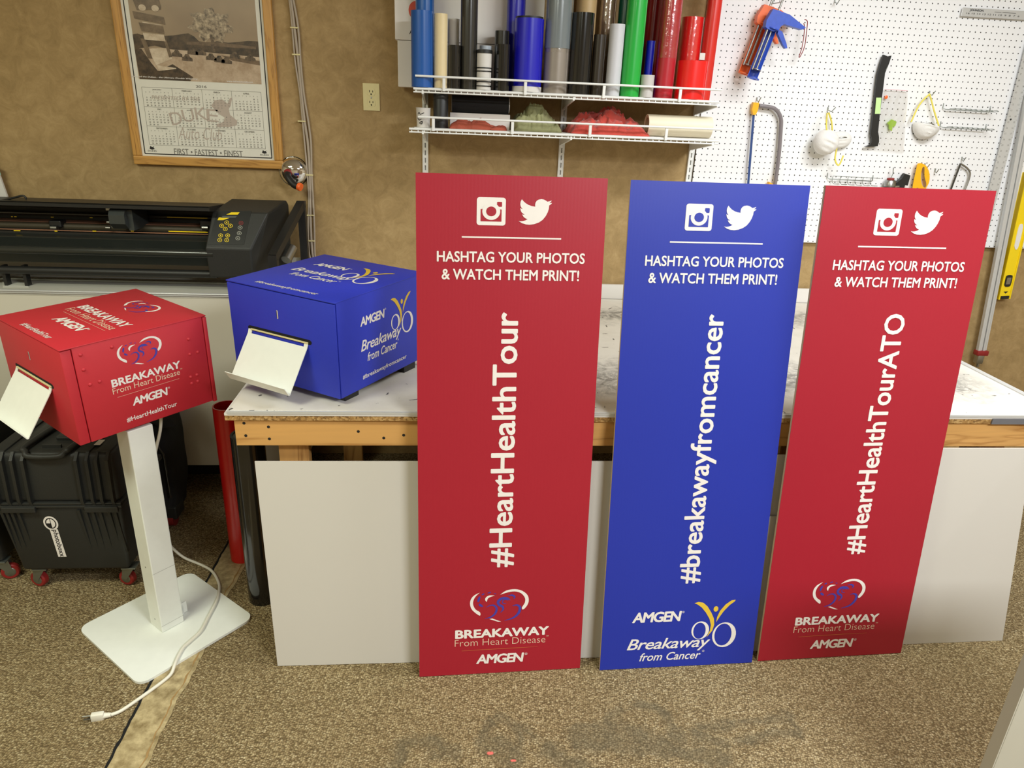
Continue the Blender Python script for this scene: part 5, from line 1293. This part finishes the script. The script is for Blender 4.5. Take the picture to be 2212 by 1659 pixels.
def printer_box(t, K, m, flange):
    # cover: top and two sides wrap the body; the front cap closes it
    mb = MB(); K.span(mb, (flange, 0, 0), (BD-.014, BW, BH-.003), .002); K.span(mb, (-.001, -.0012, BH-.004), (BD, BW+.001, BH), .0015)
    if flange > .01:
        for (a, u) in ((.134, .271), (.05, .266), (.05, .218), (.058, .171), (.084, .172), (.359, .226), (.356, .177), (.382, .177), (.348, .103), (.369, .104), (.348, .081), (.368, .082)):
            mb.lathe(K(a, -.0001, min(u, .262)), -K.B, [(.0055, 0), (.0045, .0022), (.002, .0034), (0, .0036)], 14)
    mb.build('cover', m, t, 35)
    mb = MB(); K.span(mb, (0, .0015, 0), (flange-.0018, BW-.0015, BH-.0065), .0018); mb.build('front_panel', m, t, 35)
    mb = MB(); K.span(mb, (BD-.012, -.0015, -.004), (BD, BW+.0015, BH-.006), .0015); mb.build('rear_panel', m, t, 35)
    f = K.front()
    mb = MB(); o_ = []
    for cx_, a0 in ((BW-.104, -PI/2), (BW-.336, PI/2)):
        for k in range(9): an = a0+PI*k/8; o_.append((cx_+.010*math.cos(an), .154+.0075*math.sin(an)))
    fill(mb, f, o_, .0005); mb.build('print_slot', 'void', t)
    mb = MB(); mb.bar(K(-.001, .107, .1515), K(-.001, .333, .1515), .006, .004, tuple(K.U)); mb.build('slot_lip', 'almond', t)
    mb = MB(); o_ = []
    for cy_, a0 in ((.226, 0), (.206, PI)):
        for k in range(7): an = a0+PI*k/6; o_.append((BW-.2195+.0032*math.cos(an), cy_+.0032*math.sin(an)))
    fill(mb, f, o_, .0005); ls = mb.build('lock_slot', 'alu', t)
    mb = MB(); fill(mb, f, [(BW-.2222, .205), (BW-.2208, .205), (BW-.2208, .227), (BW-.2222, .227)], .0009); mb.build('slot_shadow', 'void', ls)
    # catch tray hung from two tabs
    mb = MB(); th = .0022
    def sheet4(p0, p1, b0, b1):
        d = Vector((p1[0]-p0[0], 0, p1[1]-p0[1])); n = Vector((-d.z, 0, d.x)).normalized()*th
        P = [(p0[0], b0, p0[1]), (p0[0], b1, p0[1]), (p1[0], b1, p1[1]), (p1[0], b0, p1[1])]
        mb.prism([K(*q) for q in P], K.A*n.x+K.U*n.z)
    for b0 in (.108, .330): sheet4((.0, .152), (-.006, .137), b0, b0+.014)
    sheet4((-.005, .139), (-.088, .020), .108, .344)
    sheet4((-.088, .020), (-.104, .046), .108, .344)
    mb.build('catch_tray', 'whitemetal', t)

RB = BoxFrame(-1.038, -1.457, .769, .853, .028, .022)
kz = .853
t = thing('photo_kiosk', 'red photo printer box on a white column with square base plate, at left', 'kiosk', (-.963, -1.295, 0), None, kz)
KA = Vector((math.cos(kz), math.sin(kz), 0)); KB = Vector((-math.sin(kz), math.cos(kz), 0)); KC = Vector((-.963, -1.290, 0))
KR = Matrix((KA, KB, Vector((0, 0, 1)))).transposed()
mb = MB(); hw = .203; rc = .035; pts = []
for sx, sy, a0 in ((1, -1, -PI/2), (1, 1, 0), (-1, 1, PI/2), (-1, -1, PI)):
    for k in range(7):
        an = a0+PI/2*k/6; pts.append(KC+KA*(sx*(hw-rc)+rc*math.cos(an))+KB*(sy*(hw-rc)+rc*math.sin(an))+Vector((0, 0, .0015)))
mb.prism(pts, (0, 0, .0085)); mb.build('base_plate', 'whitemetal', t)
cw = .0385
mb = MB(); mb.box(KC+Vector((0, 0, .01+.375)), (2*cw, 2*cw, .75), KR, .003); mb.build('column', 'whitemetal', t)
cp_ = KC-KB*(cw+.0006)
fr = Frame(KC-KB*cw-KA*cw, KA, (0, 0, 1), -KB)
for z in (.035, .245):
    mb = MB(); mb.poly([fr(0, z, .0004), fr(2*cw, z, .0004), fr(2*cw, z+.0008, .0004), fr(0, z+.0008, .0004)]); mb.build('panel_seam', 'greyink', t)
frL = Frame(KC-KA*cw+KB*cw, -KB, (0, 0, 1), -KA)
for z in (.048, .258): MB().lathe(frL(cw*1.0, z, 0), -KA, [(.0028, 0), (.0028, .0008), (0, .0012)], 12).build('screw', 'steel', t)
mb = MB(); mb.bar(KC+KA*cw+KB*0+Vector((0, 0, .012)), KC+KA*(cw+.022)+Vector((0, 0, .012)), .002, 2*cw-.01, (0, 0, 1)); mb.bar(KC+KA*(cw+.001)+Vector((0, 0, .012)), KC+KA*(cw+.001)+Vector((0, 0, .055)), .002, 2*cw-.01, tuple(KA)); mb.build('foot_bracket', 'whitemetal', t)
mb = MB(); RB.span(mb, (.07, .07, -.012), (BD-.07, BW-.07, 0)); mb.build('mount_plate', 'whitemetal', t)
printer_box(t, RB, 'redbox', .030)
fs, ft = RB.side(), RB.top()
heart_emblem(fs, (.143, .188, .274, .266), t)
lettering(fs, [('BREAKAWAY', (.113, .143, .320, .167), dict(bold=.035))], t, 'breakaway_lettering')
lettering(fs, [('From Heart Disease', (.112, .122, .315, .1405)), ('TM', (.317, .137, .324, .141))], t, 'tagline_lettering', 'cream_print')
mb = MB(); mb.poly([fs(.122, .1095, .0006), fs(.31, .1095, .0006), fs(.31, .1103, .0006), fs(.122, .1103, .0006)]); mb.build('thin_rule', 'cream_print', t)
lettering(fs, [('AMGEN', (.160, .069, .269, .095), AM), ('®', (.271, .088, .277, .094))], t, 'maker_lettering')
lettering(fs, [('#HeartHealthTour', (.135, .023, .290, .039), dict(bold=.012))], t, 'hashtag_lettering')
heart_emblem(ft, (BW-.285, .283, BW-.140, .373), t)
lettering(ft, [('BREAKAWAY', (BW-.345, .197, BW-.062, .232), dict(bold=.035))], t, 'breakaway_lettering')
lettering(ft, [('From Heart Disease', (BW-.347, .164, BW-.065, .192))], t, 'tagline_lettering', 'cream_print')
mb = MB(); mb.poly([ft(BW-.326, .1515, .0006), ft(BW-.067, .1515, .0006), ft(BW-.067, .1525, .0006), ft(BW-.326, .1525, .0006)]); mb.build('thin_rule', 'cream_print', t)
lettering(ft, [('AMGEN', (BW-.278, .096, BW-.118, .134), AM), ('®', (BW-.116, .124, BW-.108, .132))], t, 'maker_lettering')
lettering(ft, [('#HeartHealthTour', (BW-.290, .016, BW-.113, .037), dict(bold=.012))], t, 'hashtag_lettering')

# power cord of the kiosk: hangs behind the column, over the base plate, to the plug on the carpet
# (wired to the kiosk: parts of it)
KT = [(348, 893, -1.10), (346, 930, -1.10), (336, 975, -1.09), (331, 1010, -1.08), (338, 1050, -1.06), (351, 1090, -1.04), (357, 1130, -1.02), (358, 1161, -1.01)]
P = [at(x, y, Y) for x, y, Y in KT]
P += [atz(370, 1181, .075), atz(397, 1204, .02)]
for x, y, z in ((434, 1220, .006), (458, 1234, .006), (472, 1258, .006), (473, 1278, .010), (468, 1298, .0165), (450, 1333, .0165), (434, 1363, .0165), (412, 1384, .0165), (396, 1399, .0165), (384, 1420, .0165), (377, 1437, .0165), (369, 1456, .008), (349, 1474, .006), (302, 1508, .006), (262, 1535, .006), (240, 1544, .007)): P.append(atz(x, y, z))
mb = MB(); mb.tube([Vector(q) for q in catmull([tuple(p) for p in P], 5)], .0052, 10); mb.build('power_cord', 'cordwhite', t, 60)
e, q = P[-1], atz(202, 1549, .010)
d = (q-e).normalized()
mb = MB(); mb.tube([e, e+d*.012, e+d*.020], [.0062, .0078, .0088], 12); mb.bar(e+d*.018, e+d*.052, .017, .024, (0, 0, 1), .003); pg_ = mb.build('plug', 'cordwhite', t, 40)
sx = d.cross(Vector((0, 0, 1))).normalized()
for o_ in (-.006, .006): MB().bar(e+d*.050+sx*o_, e+d*.070+sx*o_, .0015, .006, tuple(sx)).build('plug_blade', 'steel', pg_)
MB().tube([e+d*.050+Vector((0, 0, .006)), e+d*.073+Vector((0, 0, .006))], .0023, 8).build('ground_pin', 'steel', pg_)

BB = BoxFrame(-.324, -1.3695, TZ+.022, .997, .025, .010, 1.032)
t = thing('photo_printer_box', 'blue photo printer box standing on the left end of the work table', 'printer box', tuple(BB(BD/2, BW/2, -.021)))
BBz = BB.o.z
mb = MB(); mb.prism([BB(a_, b_, 0)*1.0 for a_, b_ in ((.035, .015), (BD-.03, .015), (BD-.03, BW-.015), (.035, BW-.015))], (0, 0, -.010))
pts4 = [(.040, .020), (.10, .020), (.10, .05), (.04, .05)]
for a0, b0 in ((.036, .014), (BD-.10, .014), (.036, BW-.06), (BD-.10, BW-.06)):
    q = [BB(a0, b0, 0), BB(a0+.06, b0, 0), BB(a0+.06, b0+.04, 0), BB(a0, b0+.04, 0)]
    lo = [Vector((v.x, v.y, TZ+.0008)) for v in q]; n = 4
    A = [mb.bm.verts.new(v) for v in q]; B = [mb.bm.verts.new(v) for v in lo]
    mb.bm.faces.new(A); mb.bm.faces.new(B[::-1])
    for i in range(4): mb.bm.faces.new([A[i], B[i], B[(i+1) % 4], A[(i+1) % 4]])
mb.build('foot_frame', 'black', t)
printer_box(t, BB, 'bluebox', .006)
fs, ft = BB.side(), BB.top()
lettering(fs, [('AMGEN', (.101, .192, .214, .220), AM), ('®', (.216, .215, .222, .221))], t, 'maker_lettering')
lettering(fs, [('Breakaway', (.099, .105, .294, .149), dict(bold=.014, shear=.3, spacing=.95))], t, 'breakaway_lettering')
lettering(fs, [('from Cancer', (.126, .078, .272, .105), dict(bold=.014, shear=.3)), ('®', (.274, .100, .280, .106))], t, 'tagline_lettering')
lettering(fs, [('#breakawayfromcancer', (.101, .024, .318, .042), dict(bold=.012))], t, 'hashtag_lettering')
wheels_emblem(fs, (.244, .113, .358, .246), t)
lettering(ft, [('AMGEN', (BW-.343, .284, BW-.212, .318), AM), ('®', (BW-.209, .310, BW-.203, .317))], t, 'maker_lettering')
lettering(ft, [('Breakaway', (BW-.355, .186, BW-.118, .236), dict(bold=.014, shear=.3, spacing=.95))], t, 'breakaway_lettering')
lettering(ft, [('from Cancer', (BW-.318, .152, BW-.140, .184), dict(bold=.014, shear=.3)), ('®', (BW-.137, .172, BW-.130, .179))], t, 'tagline_lettering')
lettering(ft, [('#breakawayfromcancer', (BW-.330, .022, BW-.092, .046), dict(bold=.012))], t, 'hashtag_lettering')
wheels_emblem(ft, (BW-.184, .188, BW-.046, .352), t)

# =================================================================== rolls standing under the left end of the table
def floor_roll(name, label, c, r, h, m, ri, lean=(0, 0)):
    t = thing(name, label, 'roll', (c[0], c[1], 0))
    ax = Vector((lean[0], lean[1], 1)).normalized()
    MB().lathe((c[0], c[1], .0015), ax, [(ri, 0), (r, 0), (r, h), (ri, h), (ri, 0)], 44, False).build('sheet_roll', m, t, 40)
    return t
q0 = atz(516, 1216, 0)
t = floor_roll('standing_red_roll', 'red vinyl roll standing on the carpet between kiosk and table', (-.812, -.900), .048, .655, vm('floor_red_vinyl', (206, 20, 14), .35), .043)
t = floor_roll('standing_black_roll', 'glossy black roll standing under the left end of the work table', (-.672, -1.150), .054, .66, 'blackgloss', .046)
MB().lathe((-.672, -1.150, .002), (0, 0, 1), [(.036, 0), (.0455, 0), (.0455, .657), (.036, .657), (.036, 0)], 36, False).build('paper_core', 'darkgloss', t, 40)

# =================================================================== transport cases
def wheel_caster(parent, x, y, ztop, rz=0.0):
    d = Vector((math.cos(rz), math.sin(rz), 0)); s_ = Vector((-d.y, d.x, 0))
    f = MB(); f.box((x, y, ztop-.004), (.05, .045, .006), None, .001)
    for k in (-1, 1):
        p = Vector((x, y, ztop-.006))+s_*k*.016
        f.prism([p-d*.022, p+d*.022, p+d*.030+Vector((0, 0, -.045)), p+d*.012+Vector((0, 0, -.050))], s_*.002)
    o = f.build('caster_fork', 'zinc', parent)
    c = Vector((x, y, .031))+d*.020
    MB().lathe(c-s_*.012, s_, [(.010, 0), (.026, .0), (.030, .004), (.030, .020), (.026, .024), (.010, .024)], 28).build('wheel', 'rubberred', o, 40)
    MB().lathe(c-s_*.0135, s_, [(.0, 0), (.016, 0), (.018, .0015), (.018, .0255), (.016, .027), (0, .027)], 20).build('hub', 'zinc', o, 40)
def hard_case(label, x0, x1, y0, y1, zb, zl, zt, m, sticker=False, wheels=(), front_only=True):
    t = thing('transport_case', label, 'case', ((x0+x1)/2, (y0+y1)/2, 0), 'black transport cases')
    # lower shell tapers to the bottom
    ins = .022
    mb = MB()
    lo = [Vector((x0+ins, y0+ins, zb)), Vector((x1-ins, y0+ins, zb)), Vector((x1-ins, y1-ins, zb)), Vector((x0+ins, y1-ins, zb))]
    hi = [Vector((x0, y0, zl-.012)), Vector((x1, y0, zl-.012)), Vector((x1, y1, zl-.012)), Vector((x0, y1, zl-.012))]
    def loft(mb, lo, hi, bev):
        t_ = bmesh.new(); A = [t_.verts.new(v) for v in lo]; B = [t_.verts.new(v) for v in hi]
        t_.faces.new(A[::-1]); t_.faces.new(B)
        for i in range(4): t_.faces.new([A[i], A[(i+1) % 4], B[(i+1) % 4], B[i]])
        bmesh.ops.recalc_face_normals(t_, faces=t_.faces[:])
        bmesh.ops.bevel(t_, geom=t_.edges[:], offset=bev, segments=3, affect='EDGES', profile=.5)
        mb.add(t_, lambda v: v)
    loft(mb, lo, hi, .012)
    w_ = x1-x0
    for fx in (.045, .085, .125, .175, .66, .715, .77, .83, .90, .95):   # ribs fade towards the foot
        x = x0+w_*fx; ln = .16 if fx in (.175, .90) else .2
        zt_ = zl-.02; zb_ = zl-.02-ln*(zl-zb)/.30*1.0
        k = lambda z: (zl-.012-z)/(zl-.012-zb)*ins
        mb.prism([(x-.005, y0+k(zt_)-.010, zt_), (x+.005, y0+k(zt_)-.010, zt_), (x+.007, y0+k(zb_)+.001, zb_), (x+.003, y0+k(zb_)+.001, zb_)], (0, .014, 0))
    mb.build('lower_shell', m, t, 35)
    mb = MB(); mb.span((x0-.006, y0-.008, zl-.012), (x1+.006, y1+.008, zl-.002), .003); mb.span((x0-.005, y0-.007, zl), (x1+.005, y1+.007, zl+.008), .003); mb.build('rim', m, t, 35)
    mb = MB(); loft(mb, [Vector((x0, y0, zl+.006)), Vector((x1, y0, zl+.006)), Vector((x1, y1, zl+.006)), Vector((x0, y1, zl+.006))], [Vector((x0+.010, y0+.012, zt)), Vector((x1-.010, y0+.012, zt)), Vector((x1-.010, y1-.012, zt)), Vector((x0+.010, y1-.012, zt))], .016)
    for fx in (.035, .20, .70, .86):      # raised straps over the lid and hinge lugs down the front
        x = x0+w_*fx
        mb.span((x, y0+.02, zt-.004), (x+.045, y1-.02, zt+.006), .003)
        for dx in (0, .035): mb.prism([(x+dx, y0+.016, zt+.004), (x+dx, y0-.006, zt-.02), (x+dx, y0-.014, zl+.02), (x+dx, y0-.004, zl-.008), (x+dx, y0+.01, zl-.004)], (.010, 0, 0))
    mb.build('lid', m, t, 35)
    for fx in (.06, .72): MB().span((x0+w_*fx, y0-.016, zl-.026), (x0+w_*fx+.11, y0-.004, zl-.004), .003).build('latch', m, t)
    # pull handle folded on the lid
    hx0, hx1 = x0+w_*.29, x0+w_*.66
    mb = MB(); P = [(hx0+.03, y1-.05, zt+.012), (hx0, y0+.05, zt+.012), (hx0+.012, y0+.012, zt+.006), (hx0+.03, y0-.004, zt-.004), (hx1-.03, y0-.004, zt-.004), (hx1-.012, y0+.012, zt+.006), (hx1, y0+.05, zt+.012), (hx1+.02, y1-.05, zt+.012)]
    mb.tube([Vector(q) for q in catmull(P, 4)], .010, 10); mb.build('pull_handle', m, t, 50)
    MB().span((hx0+.045, y0+.05, zt-.002), (hx1-.045, y0+.058, zt+.012)).build('handle_rib', m, t)
    mb = MB(); mb.span((hx0+.06, y0+.11, zt), (hx1-.03, y0+.20, zt+.014), .004); mb.build('handle_well', m, t)
    MB().span((hx0+.085, y0+.13, zt+.0135), (hx1-.06, y0+.18, zt+.0146)).build('well_opening', 'void', t)
    if sticker:
        k = lambda z: (zl-.012-z)/(zl-.012-zb)*ins
        tilt = math.atan2(ins, zl-.012-zb)
        fr = Frame((x0, y0-.0002, zl-.012), (1, 0, 0), (0, math.sin(-tilt), math.cos(tilt)), (0, -math.cos(tilt), -math.sin(tilt)))
        # fr v runs up the sloping face from the rim (negative = down)
        cx_ = x0; pu = lambda px, py: None
        u0 = w_*.40; v0 = -.045
        mb = MB(); fill(mb, fr, ellipse(u0, v0-.022, .024, .030, 32), .0008); mb2 = mb
        fill(mb, fr, [(u0-.004, v0-.045), (u0+.012, v0-.048), (u0+.026, v0-.172), (u0-.006, v0-.170)] if False else [(u0-.010, v0-.048), (u0+.017, v0-.048), (u0+.020, v0-.170), (u0-.008, v0-.170)], .0006)
        st = mb.build('sticker', 'white', t)
        mb = MB(); ring(mb, fr, ellipse(u0, v0-.022, .018, .023, 28), ellipse(u0, v0-.022, .0145, .019, 28), .0012)
        half = [(u0, v0-.022)]+[(u0-.0145*math.sin(a_) if False else u0+.0145*math.cos(a_), v0-.022+.019*math.sin(a_)) for a_ in [PI+PI/2*k_/8 for k_ in range(9)]]
        fill(mb, fr, half, .0012); mb.poly([fr(u0-.001, v0-.041, .0012), fr(u0+.001, v0-.041, .0012), fr(u0+.001, v0-.003, .0012), fr(u0-.001, v0-.003, .0012)])
        # the word reads downward
        V, Fs, bb = text_polys('photoboxx', .012)
        vs = []
        for x, y in V:
            a_ = (x-bb[0])/(bb[2]-bb[0]); b_ = (y-bb[1])/(bb[3]-bb[1])
            vs.append(mb.bm.verts.new(fr(u0-.006+.022*b_, v0-.050-.118*a_, .0012)))
        for f_ in Fs: mb.bm.faces.new([vs[i] for i in f_])
        mb.build('sticker_print', 'ink', st)
        MB().span((x0+w_*.80, y0+.06, zt+.007), (x0+w_*.85, y0+.10, zt+.008)).build('lid_label', 'white', t)
    for (wx, wy, rz) in wheels: wheel_caster(t, wx, wy, zb, rz)
    return t
hard_case('big black transport case with white sticker on casters behind the kiosk base', -1.545, -1.135, -1.115, -.76, .088, .375, .565, 'case', True, ((-1.475, -1.065, 2.9), (-1.165, -1.065, 2.9), (-1.475, -.82, 2.9), (-1.165, -.82, 2.9)))
hard_case('black transport case cut off by the left edge, left of the stickered case', -2.02, -1.60, -1.06, -.72, .088, .36, .60, 'case', False, ((-1.64, -1.02, .4), (-1.96, -1.02, .4)))
# soft rolling bag behind
t = thing('rolling_bag', 'black soft sided rolling bag behind the stickered case and the kiosk column', 'bag', (-1.35, -.60, 0))
mb = MB(); nx, nz = 26, 18; x0, x1, y0, y1, z0, z1 = -1.57, -1.125, -.70, -.49, .07, .70
grid = []
for j in range(nz+1):
    row = []
    v = j/nz
    for i in range(48):
        th = 2*PI*i/48
        ex = .35
        cx_ = math.copysign(abs(math.cos(th))**ex, math.cos(th)); cy_ = math.copysign(abs(math.sin(th))**ex, math.sin(th))
        sq = 1-.05*(1-math.sin(PI*min(1, v*1.15))) - (.22*max(0, v-.86)/.14)**2*3
        x = (x0+x1)/2+(x1-x0)/2*cx_*sq; y = (y0+y1)/2+(y1-y0)/2*cy_*sq; z = z0+(z1-z0)*v
        n_ = noise.noise(Vector((x*9, y*9, z*7)))*.012
        row.append(mb.bm.verts.new((x+n_*cx_, y+n_*cy_, z)))
    grid.append(row)
for j in range(nz):
    for i in range(48): mb.bm.faces.new([grid[j][i], grid[j][(i+1) % 48], grid[j+1][(i+1) % 48], grid[j+1][i]])
mb.bm.faces.new(grid[0][::-1]); mb.bm.faces.new(grid[-1])
mb.build('bag_body', 'fabric', t, 60)
mb = MB(); mb.prism([(-1.150, -.712, .62), (-1.090, -.69, .50), (-1.080, -.69, .48), (-1.125, -.712, .48), (-1.195, -.714, .52)], (0, -.012, 0)); mb.build('side_flap', 'fabric', t)
mb = MB(); mb.tube([(-1.55, -.714, .60), (-1.36, -.722, .585), (-1.21, -.722, .52), (-1.14, -.714, .36), (-1.14, -.710, .16)], .004, 8); mb.build('zip', 'darkgloss', t, 60)
MB().box((-1.205, -.726, .505), (.02, .004, .010), None, .001).build('zip_pull', 'steel', t)
for wx in (-1.165, -1.51):
    f = MB(); f.cyl((wx-.013, -.66, .034), (1, 0, 0), .034, .026, 24); f.build('wheel', 'rubberred', t, 40)
    MB().span((wx-.03, -.69, .04), (wx+.03, -.60, .10), .006).build('wheel_housing', 'case', t)

# =================================================================== pale panel at the lower right corner
t = thing('grey_panel', 'plain pale grey panel cut off by the lower right corner of the photo', 'panel', (1.5, -2.22, 0))
MB().span((1.262, -2.235, .001), (1.90, -2.205, .96), .002).build('panel_face', 'greypanel', t)
MB().span((1.2585, -2.2345, .001), (1.2615, -2.2055, .96)).build('edge_band', 'greypanel', t)
MB().span((1.30, -2.50, .001), (1.33, -2.2355, .03)).span((1.80, -2.50, .001), (1.83, -2.2355, .03)).build('floor_feet', 'greypanel', t)
